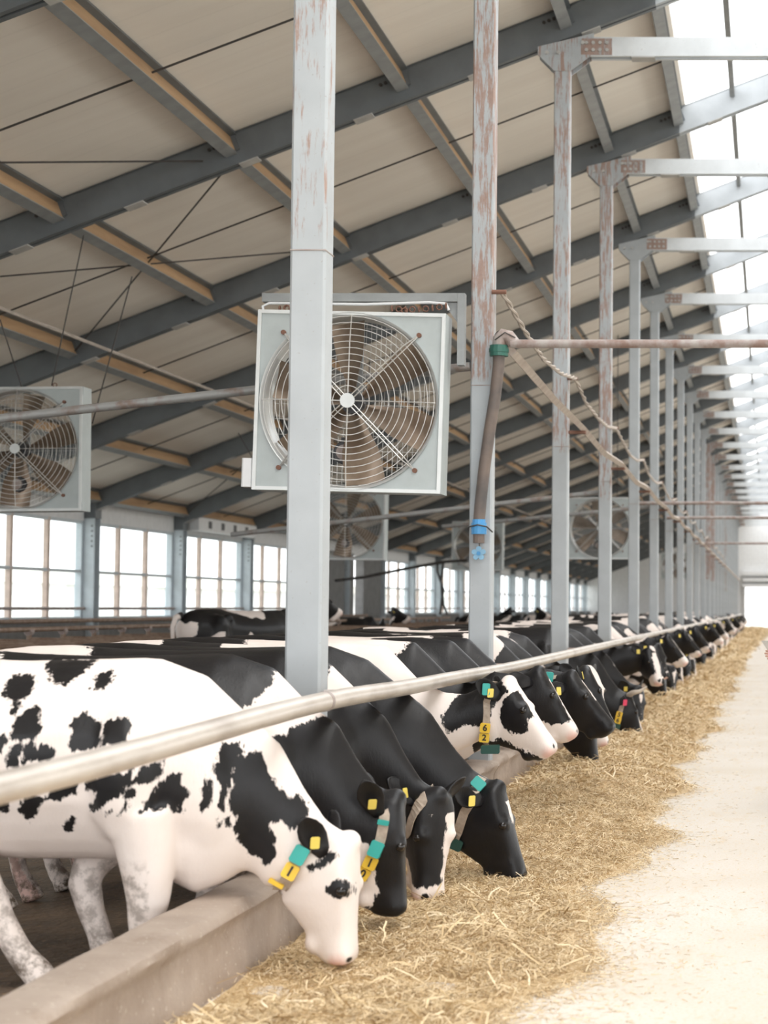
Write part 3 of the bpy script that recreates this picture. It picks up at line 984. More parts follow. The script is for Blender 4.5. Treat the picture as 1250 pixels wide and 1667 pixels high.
tag(MB().box(-10.6, -10.45, 18, 56, 0.0, 1.02).build('cubicle_board', M['barbrown']), 'rusty brown boarding at the head of the cubicles', 'board')

# ---------------------------------------------------------------- cows
def coat_material():
    m, nt, b = new_mat('holstein_coat')
    a_sd = nd(nt, 'ShaderNodeAttribute', attribute_name='sd').outputs['Fac']
    a_rand = nd(nt, 'ShaderNodeAttribute', attribute_name='wild').outputs['Fac']
    a_pink = nd(nt, 'ShaderNodeAttribute', attribute_name='pink').outputs['Fac']
    a_dirt = nd(nt, 'ShaderNodeAttribute', attribute_name='dirt').outputs['Fac']
    tc = nd(nt, 'ShaderNodeTexCoord')
    oi = nd(nt, 'ShaderNodeObjectInfo')
    ad = nd(nt, 'ShaderNodeVectorMath', operation='ADD')
    cm = nd(nt, 'ShaderNodeCombineXYZ')
    nt.links.new(mth(nt, 'MULTIPLY', oi.outputs['Random'], 57.0), cm.inputs[0])
    nt.links.new(tc.outputs['Object'], ad.inputs[0])
    nt.links.new(cm.outputs[0], ad.inputs[1])
    n1 = nd(nt, 'ShaderNodeTexNoise')
    n1.inputs['Scale'].default_value = 1.7
    n1.inputs['Detail'].default_value = 2.0
    nt.links.new(ad.outputs[0], n1.inputs['Vector'])
    wild = mth(nt, 'MULTIPLY', mth(nt, 'SUBTRACT', n1.outputs['Fac'], 0.5), mth(nt, 'MULTIPLY', a_rand, 1.6))
    hair = noise(nt, 60, 3, 0.6, (1, 1, 0.35))
    hair = mth(nt, 'MULTIPLY', mth(nt, 'SUBTRACT', hair, 0.5), 0.055)
    wob = mth(nt, 'MULTIPLY', mth(nt, 'SUBTRACT', noise(nt, 14, 3), 0.5), 0.05)
    v = mth(nt, 'ADD', mth(nt, 'ADD', a_sd, wild), mth(nt, 'ADD', hair, wob))
    mask = mrange(nt, v, -0.004, 0.004)
    white = mixcol(nt, mrange(nt, noise(nt, 5), 0.35, 0.75), (0.80, 0.755, 0.715), (0.74, 0.685, 0.635))
    pk = mixcol(nt, a_pink, white, (0.70, 0.44, 0.39))
    black = mixcol(nt, mrange(nt, noise(nt, 7), 0.3, 0.8), (0.0065, 0.006, 0.0068), (0.014, 0.0135, 0.015))
    c = mixcol(nt, mask, pk, black)
    dn = mth(nt, 'MULTIPLY', a_dirt, mrange(nt, noise(nt, 16, 6, 0.7), 0.42, 0.58))
    c = mixcol(nt, dn, c, (0.10, 0.07, 0.045))
    nt.links.new(c, b.inputs['Base Color'])
    nt.links.new(mrange(nt, mask, 0, 1, 0.62, 0.40), b.inputs['Roughness'])
    nt.links.new(mrange(nt, mask, 0, 1, 0.5, 0.3), b.inputs['Specular IOR Level'])
    b.inputs['Sheen Weight'].default_value = 0.0
    bn = nd(nt, 'ShaderNodeBump')
    bn.inputs['Strength'].default_value = 0.25
    bn.inputs['Distance'].default_value = 0.004
    nt.links.new(noise(nt, 90, 3, 0.6, (1, 1, 0.4)), bn.inputs['Height'])
    nt.links.new(bn.outputs[0], b.inputs['Normal'])
    return m
M['coat'] = coat_material()
M['eye'] = simple('cow_eye', (0.012, 0.009, 0.008), 0.08)
M['horn'] = simple('pale_horn', (0.62, 0.55, 0.47), 0.45, col2=(0.45, 0.38, 0.32))
M['strap'] = simple('tan_collar_webbing', (0.46, 0.38, 0.31), 0.75, col2=(0.32, 0.26, 0.21), scale=30)
M['teal'] = simple('teal_plastic', (0.03, 0.36, 0.32), 0.45, var=0.05)
M['yellow'] = simple('yellow_plastic', (0.80, 0.52, 0.045), 0.45, var=0.04)
M['eartag'] = simple('yellow_ear_tag', (0.78, 0.62, 0.13), 0.5, var=0.05)
M['ink'] = simple('black_ink', (0.03, 0.025, 0.02), 0.6)
M['darkgreen'] = simple('dark_green_plastic', (0.02, 0.075, 0.06), 0.45)
M['redtag'] = simple('red_plastic', (0.75, 0.06, 0.14), 0.45)
M['earskin'] = M['coat']

NSEG = 28
def oval(center, up, side, a, b, w, shape):
    """one ring: a above, b below, half-width w; shape(v) trims the width by height"""
    out = []
    for k in range(NSEG):
        th = 2 * PI * k / NSEG
        sn, cs = math.sin(th), math.cos(th)
        out.append(center + up * (a * sn if sn > 0 else b * sn) + side * (w * cs * shape(sn)))
    return out
V = Vector
TRUNK = [(-1.64, 1.16, 0.98, 0.05), (-1.58, 1.25, 0.84, 0.14), (-1.46, 1.31, 0.70, 0.225), (-1.28, 1.33, 0.62, 0.275), (-1.08, 1.335, 0.565, 0.30),
         (-0.82, 1.315, 0.51, 0.335), (-0.50, 1.305, 0.485, 0.352), (-0.2, 1.312, 0.485, 0.335), (0.0, 1.318, 0.47, 0.285), (0.16, 1.27, 0.44, 0.25),
         (0.30, 1.16, 0.42, 0.21), (0.40, 1.0, 0.45, 0.14)]
CREST = [(-0.2, 1.30), (0.05, 1.315), (0.25, 1.245), (0.43, 1.13), (0.57, 0.97), (0.68, 0.79), (0.78, 0.665)]
THROAT = [(-0.1, 0.55), (0.06, 0.42), (0.22, 0.345), (0.35, 0.40), (0.44, 0.455), (0.50, 0.445), (0.555, 0.40)]
NW = [0.25, 0.235, 0.19, 0.15, 0.12, 0.105, 0.095]
P0, J0 = V((0.875, 0, 0.585)), V((0.60, 0, 0.36))
HEAD = [(-0.05, 0.05, 0.03, 0.06), (0.0, 0.085, 0.045, 0.12), (0.1, 0.102, 0.048, 0.18), (0.24, 0.112, 0.047, 0.245), (0.38, 0.110, 0.044, 0.285),
        (0.5, 0.096, 0.042, 0.285), (0.62, 0.082, 0.041, 0.235), (0.74, 0.074, 0.041, 0.185), (0.85, 0.078, 0.043, 0.145), (0.93, 0.086, 0.042, 0.128), (0.985, 0.080, 0.03, 0.11), (1.015, 0.055, 0.005, 0.07)]
HL = 0.50
FORE = [((0.04, 0.66), 0.135), ((0.07, 0.52), 0.108), ((0.09, 0.40), 0.082), ((0.10, 0.32), 0.064), ((0.10, 0.26), 0.052), ((0.10, 0.15), 0.042), ((0.11, 0.09), 0.05), ((0.135, 0.05), 0.055), ((0.15, 0.0), 0.062)]
HIND = [((-1.30, 0.95), 0.2), ((-1.20, 0.74), 0.165), ((-1.28, 0.58), 0.105), ((-1.42, 0.47), 0.07), ((-1.46, 0.40), 0.06), ((-1.43, 0.28), 0.045), ((-1.40, 0.15), 0.043), ((-1.37, 0.09), 0.05), ((-1.34, 0.05), 0.055), ((-1.32, 0.0), 0.062)]

def polysd(pts, poly):
    """signed distance to a polygon, positive inside"""
    p = np.asarray(poly, float)
    q = np.roll(p, -1, axis=0)
    x, y = pts[:, 0:1], pts[:, 1:2]
    ex, ey = (q - p)[:, 0], (q - p)[:, 1]
    t = np.clip(((x - p[:, 0]) * ex + (y - p[:, 1]) * ey) / (ex ** 2 + ey ** 2 + 1e-12), 0, 1)
    d = np.sqrt((x - p[:, 0] - t * ex) ** 2 + (y - p[:, 1] - t * ey) ** 2).min(axis=1)
    c = ((p[:, 1] > y) != (q[:, 1] > y)) & (x < ex * (y - p[:, 1]) / (ey + 1e-12) + p[:, 0])
    ins = c.sum(axis=1) % 2 == 1
    return np.where(ins, d, -d)

def cow_mesh(name, spec):
    """spec: poll, d (poll to muzzle), n (forehead outward) in cow space; voxel; legs; paint"""
    P = V(spec['poll'])
    d = V(spec['d']).normalized()
    n = V(spec['n'])
    n = (n - d * n.dot(d)).normalized()
    s = n.cross(d)                       # head's own side axis
    if s.y > 0:
        s = -s                           # s points to the near side (-y)
    L = HL * spec.get('hs', 1.0)
    hs = spec.get('hs', 1.0)
    mb = MB()
    egg = lambda v: (1 - 0.42 * max(0, (v - 0.25) / 0.75) ** 1.6) * (1 - 0.18 * max(0, (-v - 0.4) / 0.6))
    mb.loft([oval(V((u, 0, (zt * 0.55 + zb * 0.45))), V((0, 0, 1)), V((0, 1, 0)), zt - (zt * 0.55 + zb * 0.45), (zt * 0.55 + zb * 0.45) - zb, w, egg) for u, zt, zb, w in TRUNK])
    # neck
    ce = P + n * 0.03 * hs - d * 0.015
    te = P + d * L * 0.40 - n * (0.235 * hs + spec.get('throat', 0.0))
    rings = []
    N = len(CREST)
    dc, dt = ce - (P0 + V((0.03, 0, 0.015))), te - (P0 + V((-0.20, 0, -0.185)))
    for i in range(N):
        k = max(0.0, (i - 1) / (N - 1)) ** 1.25
        c = V((CREST[i][0], 0, CREST[i][1])) + dc * k
        t = V((THROAT[i][0], 0, THROAT[i][1])) + dt * k
        lim = 1.075 if i == 3 else 1.0 if 0.5 < c.x < 0.76 else 9
        if c.z > lim:
            c.z = lim + 0.1 * (c.z - lim)     # the neck ducks under the feed rail
        mid = (c + t) / 2
        up = (c - t) / 2
        r_ = up.length
        side = V((0, -1, 0)).lerp(s, k).normalized()
        rings.append(oval(mid, up.normalized(), side, r_, r_, NW[i], lambda v: 1 - 0.3 * max(0, v) ** 2))
    mid, up = (ce + te) / 2, (ce - te) / 2
    rings.append(oval(mid, up.normalized(), s, up.length * 0.95, up.length * 0.9, 0.092, lambda v: 1.0))
    mid2 = mid + d * 0.1 * hs
    rings.append(oval(mid2, up.normalized(), s, up.length * 0.75, up.length * 0.75, 0.08, lambda v: 1.0))
    mb.loft(rings)
    hshape = lambda v: (1 - 0.25 * max(0, v) ** 2) if v > 0 else (1 - 0.38 * v * v)
    mb.loft([oval(P + d * L * t, n, s, a * hs, b_ * hs, w * hs, hshape) for t, w, a, b_ in HEAD])
    def ball(c, r, sx=1.0):
        bm = bmesh.new()
        bmesh.ops.create_icosphere(bm, subdivisions=2, radius=r)
        vs = [V((v.co.x, v.co.y, v.co.z * sx)) + c for v in bm.verts]
        fs = [tuple(v.index for v in f.verts) for f in bm.faces]
        bm.free()
        mb.raw(vs, fs)
    ball(P + n * 0.008 + d * 0.006, 0.055 * hs)
    ball(P + d * L * 0.84 - n * 0.135 * hs, 0.05 * hs)
    for q in (1, -1):
        ball(P + d * L * 0.37 + s * q * 0.076 * hs + n * 0.006, 0.042 * hs)
        ball(P + d * L * 0.93 + s * q * 0.042 * hs + n * 0.004, 0.036 * hs)
        # shoulder blade, hip and stifle masses
        ball(V((-0.02, q * 0.20, 0.86)), 0.16, 1.9)
        ball(V((-1.18, q * 0.20, 0.98)), 0.17, 1.7)
        ball(V((-1.05, q * 0.23, 1.20)), 0.075)
    ball(V((-1.05, 0, 0.60)), 0.20)
    ball(V((0.22, 0, 0.47)), 0.105, 1.0)
    legs = spec.get('legs') or {}
    for key, base, yy in (('fn', FORE, -0.175), ('ff', FORE, 0.175), ('hn', HIND, -0.19), ('hf', HIND, 0.19)):
        jt = legs.get(key, base)
        sh = spec.get('step', {}).get(key, 0.0)
        top = jt[0][0][1]
        pts = [V((p[0] + sh * (1 - p[1] / top), yy * (1 - 0.12 * (1 - p[1] / top)), p[1])) for p, r in jt]
        # thicken toward a smooth chain
        mb.tube(pts, [r for p, r in jt], 14)
    me = mb.mesh(name, M['coat'])
    tmp = bpy.data.objects.new('tmp', me)
    COL.objects.link(tmp)
    rm = tmp.modifiers.new('r', 'REMESH')
    rm.mode = 'VOXEL'
    rm.voxel_size = spec.get('voxel', 0.014)
    sm = tmp.modifiers.new('s', 'SMOOTH')
    sm.factor = 0.5
    sm.iterations = int(spec.get('smooth', 0.16 / rm.voxel_size))
    dg = bpy.context.evaluated_depsgraph_get()
    dg.update()
    ev = tmp.evaluated_get(dg)
    out = bpy.data.meshes.new_from_object(ev)
    bpy.data.objects.remove(tmp)
    bpy.data.meshes.remove(me)
    # ears and tail are welded on to the same body mesh
    ex = MB()
    nv = len(out.vertices)
    co = np.empty(nv * 3)
    out.vertices.foreach_get('co', co)
    vs = [tuple(c) for c in co.reshape(-1, 3)]
    fs = [tuple(p.vertices) for p in out.polygons]
    ex.v, ex.f = vs, fs
    ear_from = len(vs)
    info = {'ears': []}
    for q in (1, -1):
        sd_ = s * q
        droop = spec.get('ear', (0.62, 0.72, -0.15))
        e = (sd_ * droop[0] - d * droop[1] + n * droop[2]).normalized()
        base = P + d * L * 0.09 + sd_ * 0.072 * hs - n * 0.075 * hs
        inner = spec.get('ear_face')
        m_ = (V(inner) if inner and q == 1 else (sd_ * 0.8 + n * 0.55))
        m_ = (m_ - e * m_.dot(e)).normalized()
        wdir = e.cross(m_).normalized()
        prof = [(0.0, 0.028, 0.030, 0.0), (0.035, 0.040, 0.024, -0.004), (0.075, 0.054, 0.014, -0.012), (0.115, 0.056, 0.010, -0.012), (0.15, 0.045, 0.009, -0.006), (0.175, 0.026, 0.008, 0.0), (0.19, 0.006, 0.005, 0.004)]
        rgs = []
        for l, w, th, dish in prof:
            c = base + e * l * hs
            rg = []
            for k in range(16):
                a = 2 * PI * k / 16
                x = math.cos(a)
                cup = 0.35 * w * x * x + dish
                rg.append(c + wdir * (w * hs * x) + m_ * (th * math.sin(a) + cup) * hs)
            rgs.append(rg)
        ex.loft(rgs)
        info['ears'].append((base, e, m_, wdir))
    ear_to = len(ex.v)
    ex.tube([V((-1.60, 0, 1.24)), V((-1.69, 0, 1.22)), V((-1.73, 0.01, 1.1)), V((-1.71, 0.02, 0.8)), V((-1.70, 0.03, 0.55)), V((-1.69, 0.03, 0.38)), V((-1.68, 0.03, 0.28))], [0.05, 0.036, 0.026, 0.02, 0.03, 0.042, 0.01], 10)
    bpy.data.meshes.remove(out)
    me = ex.mesh(name, M['coat'], smooth=True)
    # paint
    pts = np.array(ex.v)
    npt = len(pts)
    hd = pts - np.array(P)
    ht = hd @ np.array(d) / L
    hn = hd @ np.array(n) / hs
    hsd = hd @ np.array(s) / hs
    neckness = np.clip((pts[:, 0] - 0.5) / 0.2, 0, 1)
    inhead = (ht > -0.12) & (np.abs(hsd) < 0.16) & (hn < 0.12) & (hn > -0.30 + 0.0 * ht) & (ht > 0.15 - 2.2 * (hn + 0.13) * (hn < -0.13) * -1)
    inhead &= ~((hn < -0.14) & (ht < 0.30))
    sd = np.full(npt, float(spec.get('base', -0.5)))
    near = pts[:, 1] < 0.03
    wild = np.full(npt, float(spec.get('wild', 0.0)))
    for it in spec.get('paint', []):
        kind, sign = it[0], it[1]
        if kind == 'poly':                # side outline in (forward, up), near side unless 'both'
            dd = polysd(pts[:, [0, 2]], it[2])
            dd = np.where(near, dd, -1) if len(it) < 4 else dd
            dd = np.where(inhead, -1, dd) if len(it) > 4 else dd
        elif kind == 'ell':               # soft ball in cow space
            c, r = np.array(it[2]), np.array(it[3])
            dd = (1 - np.sqrt((((pts - c) / r) ** 2).sum(axis=1))) * r.min()
        elif kind == 'headpoly':          # outline on the head in (t, n), given side
            dd = polysd(np.stack([ht * 0.5, hn], 1), [(a * 0.5, b_) for a, b_ in it[2]])
            side = it[3]
            dd = np.where(inhead, dd, -1)
            if side:
                dd = np.where(hsd * side > -0.01, dd, -1)
        elif kind == 'front':             # stripe on the forehead in (t, side), facing n
            dd = polysd(np.stack([ht * 0.5, hsd], 1), [(a * 0.5, b_) for a, b_ in it[2]])
            dd = np.where(inhead & (hn > it[3]), dd, -1)
        elif kind == 'head':              # the whole head beyond t
            dd = np.where(inhead, np.minimum((ht - it[2]) * 0.5, 0.5), -1)
        elif kind == 'low':               # below a height
            dd = it[2] - pts[:, 2]
            dd = np.where(inhead | (pts[:, 0] > 0.45), -1, dd)
        if sign > 0:
            sd = np.maximum(sd, np.minimum(dd, 0.5))
        else:
            sd = np.minimum(sd, -np.minimum(dd, 0.5))
    # nostrils, ears, muzzle skin
    for q in (1, -1):
        c = np.array(P + d * L * 0.955 + s * q * 0.047 * hs + n * 0.030 * hs)
        r = np.sqrt(((pts - c) ** 2).sum(axis=1))
        sd = np.maximum(sd, np.where(r < 0.06, 0.016 * hs - r, -1))
        c = np.array(P + d * L * 0.39 + s * q * 0.106 * hs)
        r = np.sqrt(((pts - c) ** 2).sum(axis=1))
        sd = np.maximum(sd, np.where(r < 0.08, 0.028 * hs - r, -1))
    idx = np.arange(npt)
    ear = (idx >= ear_from) & (idx < ear_to)
    sd[ear] = spec.get('earcol', 0.3)
    wild[ear] = 0
    wild[inhead] *= 0.25
    pink = np.clip((ht - 0.86) / 0.12, 0, 1) * np.where(inhead, 1, 0) * np.clip((0.035 - np.abs(hn + 0.02)) / 0.03 + 0.6, 0, 1)
    pink = np.maximum(pink * 0.9, np.where(ear, 0.5, 0))
    pink = np.maximum(pink, np.clip((0.62 - pts[:, 2]) / 0.1, 0, 1) * (np.abs(pts[:, 1]) < 0.14) * (pts[:, 0] < -0.85) * 0.8)
    pink = np.maximum(pink, 0.16)
    dirt = np.clip((0.33 - pts[:, 2]) / 0.28, 0, 1) * (pts[:, 0] < 0.35) * 1.0
    dirt = np.maximum(dirt, np.clip((0.52 - pts[:, 2]) / 0.06, 0, 1) * (np.abs(pts[:, 1]) < 0.30) * (pts[:, 0] < 0.1) * 0.55)
    dirt *= spec.get('dirt', 1.0)
    for nm, ar in (('sd', sd), ('wild', wild), ('pink', pink), ('dirt', dirt)):
        a = me.attributes.new(nm, 'FLOAT', 'POINT')
        a.data.foreach_set('value', ar.astype(np.float32))
    info.update(P=P, d=d, n=n, s=s, L=L, hs=hs)
    return me, info

def eyes_of(root, info, kinds=True):
    eyeme = info.get('eyeme')
    for q in (1, -1):
        c = info['P'] + info['d'] * info['L'] * 0.39 + info['s'] * q * 0.099 * info['hs'] + info['n'] * 0.008
        bm = bmesh.new()
        bmesh.ops.create_uvsphere(bm, u_segments=14, v_segments=10, radius=0.021 * info['hs'])
        me = bpy.data.meshes.new('eye')
        bm.to_mesh(me)
        bm.free()
        me.materials.append(M['eye'])
        me.polygons.foreach_set('use_smooth', [True] * len(me.polygons))
        o = bpy.data.objects.new('eye', me)
        COL.objects.link(o)
        o.parent = root
        o.location = c

def make_cow(label, loc, spec, group='cows feeding along the rail'):
    spec = dict(spec)
    me, info = cow_mesh('cow', spec)
    o = bpy.data.objects.new('cow', me)
    COL.objects.link(o)
    o.location = loc
    tag(o, label, 'cow', group)
    eyes_of(o, info)
    if spec.get('tags', 0.05):
        b0, e, m_, wd = info['ears'][0]
        ear_tag(o, b0 + e * 0.085 * info['hs'] + m_ * 0.022, e, m_, spec.get('tags', 0.05))
    info['ob'] = o
    info['bvh'] = None
    return o, info

def plate(name, mat, root, c, up, nrm, w, h, th=0.012):
    up = (up - nrm * up.dot(nrm)).normalized()
    rt = up.cross(nrm).normalized()
    T = Matrix((rt, up, nrm)).transposed().to_4x4()
    T.translation = c
    m = MB()
    r = min(w, h) * 0.12
    poly = [(-w / 2 + r, -h / 2), (w / 2 - r, -h / 2), (w / 2, -h / 2 + r), (w / 2, h / 2 - r), (w / 2 - r, h / 2), (-w / 2 + r, h / 2), (-w / 2, h / 2 - r), (-w / 2, -h / 2 + r)]
    m.prism([(x, y, 0) for x, y in poly], (0, 0, th))
    m.v = [tuple(T @ V(p)) for p in m.v]
    o = m.build(name, mat, root)
    return o, T

def numeral(ch, parent, T, size, th):
    cu = bpy.data.curves.new('numeral', 'FONT')
    cu.body = ch
    cu.size = size
    cu.align_x, cu.align_y = 'CENTER', 'CENTER'
    cu.extrude = 0.001
    cu.offset = size * 0.03
    t = bpy.data.objects.new('tmp', cu)
    COL.objects.link(t)
    bpy.context.view_layer.update()
    me = bpy.data.meshes.new_from_object(t.evaluated_get(bpy.context.evaluated_depsgraph_get()))
    bpy.data.objects.remove(t)
    me.name = 'numeral'
    me.materials.clear()
    me.materials.append(M['ink'])
    me.transform(T @ Matrix.Translation((0, 0, th + 0.001)))
    o = bpy.data.objects.new('numeral', me)
    COL.objects.link(o)
    o.parent = parent
    o['label'] = 'black numeral ' + ch

def ear_tag(root, c, e, m_, size, mat='eartag'):
    dn = (V((0, 0, -1)) - m_ * m_.z * -1)
    dn = V((0, 0, -1))
    dn = (dn - m_ * dn.dot(m_)).normalized()
    o, T = plate('ear_tag', M[mat], root, c + m_ * 0.006 + dn * size * 0.3, -dn, m_, size * 0.85, size * 1.15, 0.004)
    o['label'] = 'yellow ear tag' if mat == 'eartag' else 'red ear tag'
    return o

class Surf:
    """nearest body surface along the photograph's line of sight, in cow space"""
    def __init__(s, ob):
        me = ob.data
        s.ob = ob
        s.bvh = BVHTree.FromPolygons([v.co for v in me.vertices], [tuple(p.vertices) for p in me.polygons])
        s.loc = V(ob.location)
    def at(s, x, y):
        o = V((0, 0, EYE)) - s.loc
        dv = (bp(x, y, 10) - V((0, 0, EYE))).normalized()
        h = s.bvh.ray_cast(o, dv)
        if h[0] is None:
            tgt = bp(x, y, s.loc.y - 0.1) - s.loc
            h = s.bvh.find_nearest(tgt)
        nn = h[1] if h[1].dot(dv) < 0 else -h[1]
        return h[0], nn

def collar(root, px, width, lift=0.007, mat='strap'):
    """webbing strap over the near side through the given points, closed around the far side"""
    sf = Surf(root)
    pts = []
    for i in range(len(px) - 1):
        for k in range(6):
            t = k / 6
            pts.append((px[i][0] * (1 - t) + px[i + 1][0] * t, px[i][1] * (1 - t) + px[i + 1][1] * t))
    pts.append(px[-1])
    hits = [sf.at(*p) for p in pts]
    P_ = [h[0] + h[1] * lift for h in hits]
    N_ = [h[1] for h in hits]
    far = [V((p.x, -p.y + 0.0, p.z)) for p in reversed(P_)]
    farn = [V((q.x, -q.y, q.z)) for q in reversed(N_)]
    top, bot = None, None
    loop = P_ + far
    nl = N_ + farn
    K = len(loop)
    # smooth
    for _ in range(3):
        loop = [(loop[i - 1] + loop[i] * 2 + loop[(i + 1) % K]) / 4 for i in range(K)]
    for i in range(K):
        q, qn = sf.bvh.find_nearest(loop[i])[:2]
        if (loop[i] - q).dot(qn) < lift:
            loop[i] = q + qn * lift
    m = MB()
    rings = []
    for i in range(K):
        tg = (loop[(i + 1) % K] - loop[i - 1]).normalized()
        wv = tg.cross(nl[i]).normalized()
        up = nl[i] - tg * nl[i].dot(tg)
        up.normalize()
        rings.append([loop[i] - wv * width / 2, loop[i] + wv * width / 2, loop[i] + wv * width / 2 + up * 0.004, loop[i] - wv * width / 2 + up * 0.004])
    o = len(m.v)
    for r_ in rings:
        m.v += [tuple(p) for p in r_]
    for i in range(K):
        a, b_ = i * 4, ((i + 1) % K) * 4
        for k in range(4):
            k2 = (k + 1) % 4
            m.f.append((a + k, a + k2, b_ + k2, b_ + k))
    ob = m.build('collar', M[mat], root)
    return sf

def collar_plate(root, sf, name, mat, cx, cy, ux, uy, w, h, ch=None, th=0.014, lift=0.014, label=None):
    """plate riding on the strap at a point, its top toward (ux, uy)"""
    c, nn = sf.at(cx, cy)
    c2, n2 = sf.at(cx + ux * 4, cy + uy * 4)
    c3, n3 = sf.at(cx - ux * 4, cy - uy * 4)
    nn = (nn + n2 + n3).normalized()
    nn = (nn * 0.45 + V((0.1, -1, 0.12)).normalized() * 0.9).normalized()
    up = (bp(cx + ux * 20, cy + uy * 20, 9) - bp(cx, cy, 9)).normalized()
    o, T = plate(name, M[mat], root, c + nn * lift, up, nn, w, h, th)
    if label:
        o['label'] = label
    if ch:
        numeral(ch, o, T, h * 0.92, th)
    return o

def side(px, Y, ox):
    """photograph outline -> (forward, up) outline on a cow whose near flank stands at Y"""
    out = []
    for x, y in px:
        p = bp(x, y, Y)
        out.append((p.x - ox, p.z))
    return out
def crop1(pts):
    return [(x / 2, 1000 + y / 2) for x, y in pts]

# --- the nearest cow, white with black spots, number 1
X1, Y1 = -2.58, 7.7
SP1 = [
 [(0,200),(60,198),(95,225),(75,270),(45,290),(0,262)], [(92,145),(245,150),(240,185),(190,235),(130,215),(90,180)],
 [(285,195),(320,188),(335,210),(325,245),(280,258),(278,225)], [(60,330),(130,295),(145,330),(155,370),(130,405),(100,400),(60,405)],
 [(0,390),(45,375),(45,410),(30,450),(0,455)], [(55,430),(90,410),(92,450),(85,485),(52,490)], [(105,430),(115,398),(135,420),(150,440),(170,420),(208,440),(206,468),(98,482)],
 [(45,290),(65,285),(68,320),(52,335),(42,315)],
 [(250,340),(280,310),(310,340),(340,350),(345,400),(330,430),(255,440),(245,390)], [(355,345),(425,330),(436,360),(432,410),(400,420),(350,425)],
 [(165,600),(185,560),(280,540),(268,580),(210,600)], [(75,605),(120,585),(158,600),(130,650),(95,675),(72,640)], [(185,710),(230,655),(247,665),(220,715)],
 [(300,640),(330,575),(290,580),(282,545),(450,500),(448,540),(400,590),(350,630)], [(442,545),(480,490),(532,475),(530,520),(490,552)],
 [(470,640),(490,590),(540,520),(582,520),(599,590),(580,650),(545,630)], [(400,655),(430,600),(438,620),(410,652)], [(0,610),(55,600),(42,640),(0,638)], [(362,640),(384,625),(384,640),(365,650)], [(432,575),(456,565),(450,590),(434,595)],
 [(665,638),(672,560),(690,522),(708,540),(705,590),(690,622)], [(705,505),(720,430),(770,415),(780,450),(757,500),(750,560),(730,640),(714,620),(725,560)], [(708,660),(722,660),(720,690),(710,690)], [(730,660),(752,655),(756,690),(735,692)],
 [(760,480),(800,445),(840,460),(870,530),(925,600),(950,590),(985,640),(975,700),(930,705),(900,680),(865,690),(890,740),(885,790),(850,822),(820,800),(790,790),(765,745),(760,660),(742,610),(760,560)],
 [(980,830),(1030,805),(1040,785),(1080,778),(1086,800),(1050,828),(1000,848)], [(1055,900),(1080,868),(1110,866),(1135,890),(1132,915),(1100,932),(1068,918)]]
leg_h = [((-1.12, 0.93), 0.2), ((-0.92, 0.74), 0.16), ((-0.76, 0.60), 0.11), ((-0.63, 0.47), 0.085), ((-0.58, 0.38), 0.072), ((-0.52, 0.26), 0.057), ((-0.45, 0.14), 0.054), ((-0.41, 0.09), 0.058), ((-0.37, 0.05), 0.062), ((-0.34, 0.0), 0.066)]
leg_f = [((-0.05, 0.70), 0.13), ((-0.20, 0.54), 0.10), ((-0.29, 0.43), 0.075), ((-0.31, 0.36), 0.07), ((-0.28, 0.25), 0.057), ((-0.24, 0.15), 0.052), ((-0.22, 0.09), 0.057), ((-0.19, 0.05), 0.062), ((-0.17, 0.0), 0.066)]
leg_n = [((0.04, 0.70), 0.145), ((0.06, 0.56), 0.122), ((0.07, 0.42), 0.10), ((0.07, 0.33), 0.085), ((0.06, 0.26), 0.072), ((0.06, 0.15), 0.056), ((0.07, 0.09), 0.06), ((0.09, 0.05), 0.064), ((0.10, 0.0), 0.068)]
paint = [('poly', 1, side(crop1(p), Y1 - (0.26 if i < 20 else 0.14), X1)) for i, p in enumerate(SP1)]
paint = [('ell', 1, (-0.7, 0.3, 1.1), (0.5, 0.25, 0.3)), ('ell', 1, (0.3, 0.2, 0.9), (0.3, 0.2, 0.4))] + paint
pl = bp(569, 1368, Y1) - V((X1, Y1, 0))
cow1, inf1 = make_cow('nearest cow, white with scattered black spots, collar number 1, muzzle in the feed', (X1, Y1, 0),
    dict(poll=(pl.x - 0.01, 0, pl.z), d=(0.015, -0.02, -1), n=(1, -0.12, 0), voxel=0.012, base=-0.5, paint=paint, legs={'fn': leg_n, 'ff': leg_f, 'hn': leg_h},
         ear=(0.5, 0.85, -0.32), ear_face=(0.25, -1, 0.1), tags=0.044))
sf = collar(cow1, [(503, 1368), (488, 1392), (474, 1420), (459, 1444), (446, 1466)], 0.052)
collar_plate(cow1, sf, 'transponder', 'teal', 489, 1391, 12, -21, 0.062, 0.075, th=0.02, label='teal collar block')
collar_plate(cow1, sf, 'number_tag', 'yellow', 474, 1418, 12, -21, 0.06, 0.065, '1', label='yellow tag reading 1')
collar_plate(cow1, sf, 'buckle', 'yellow', 444, 1467, 12, -21, 0.066, 0.018, th=0.014, label='yellow collar buckle')

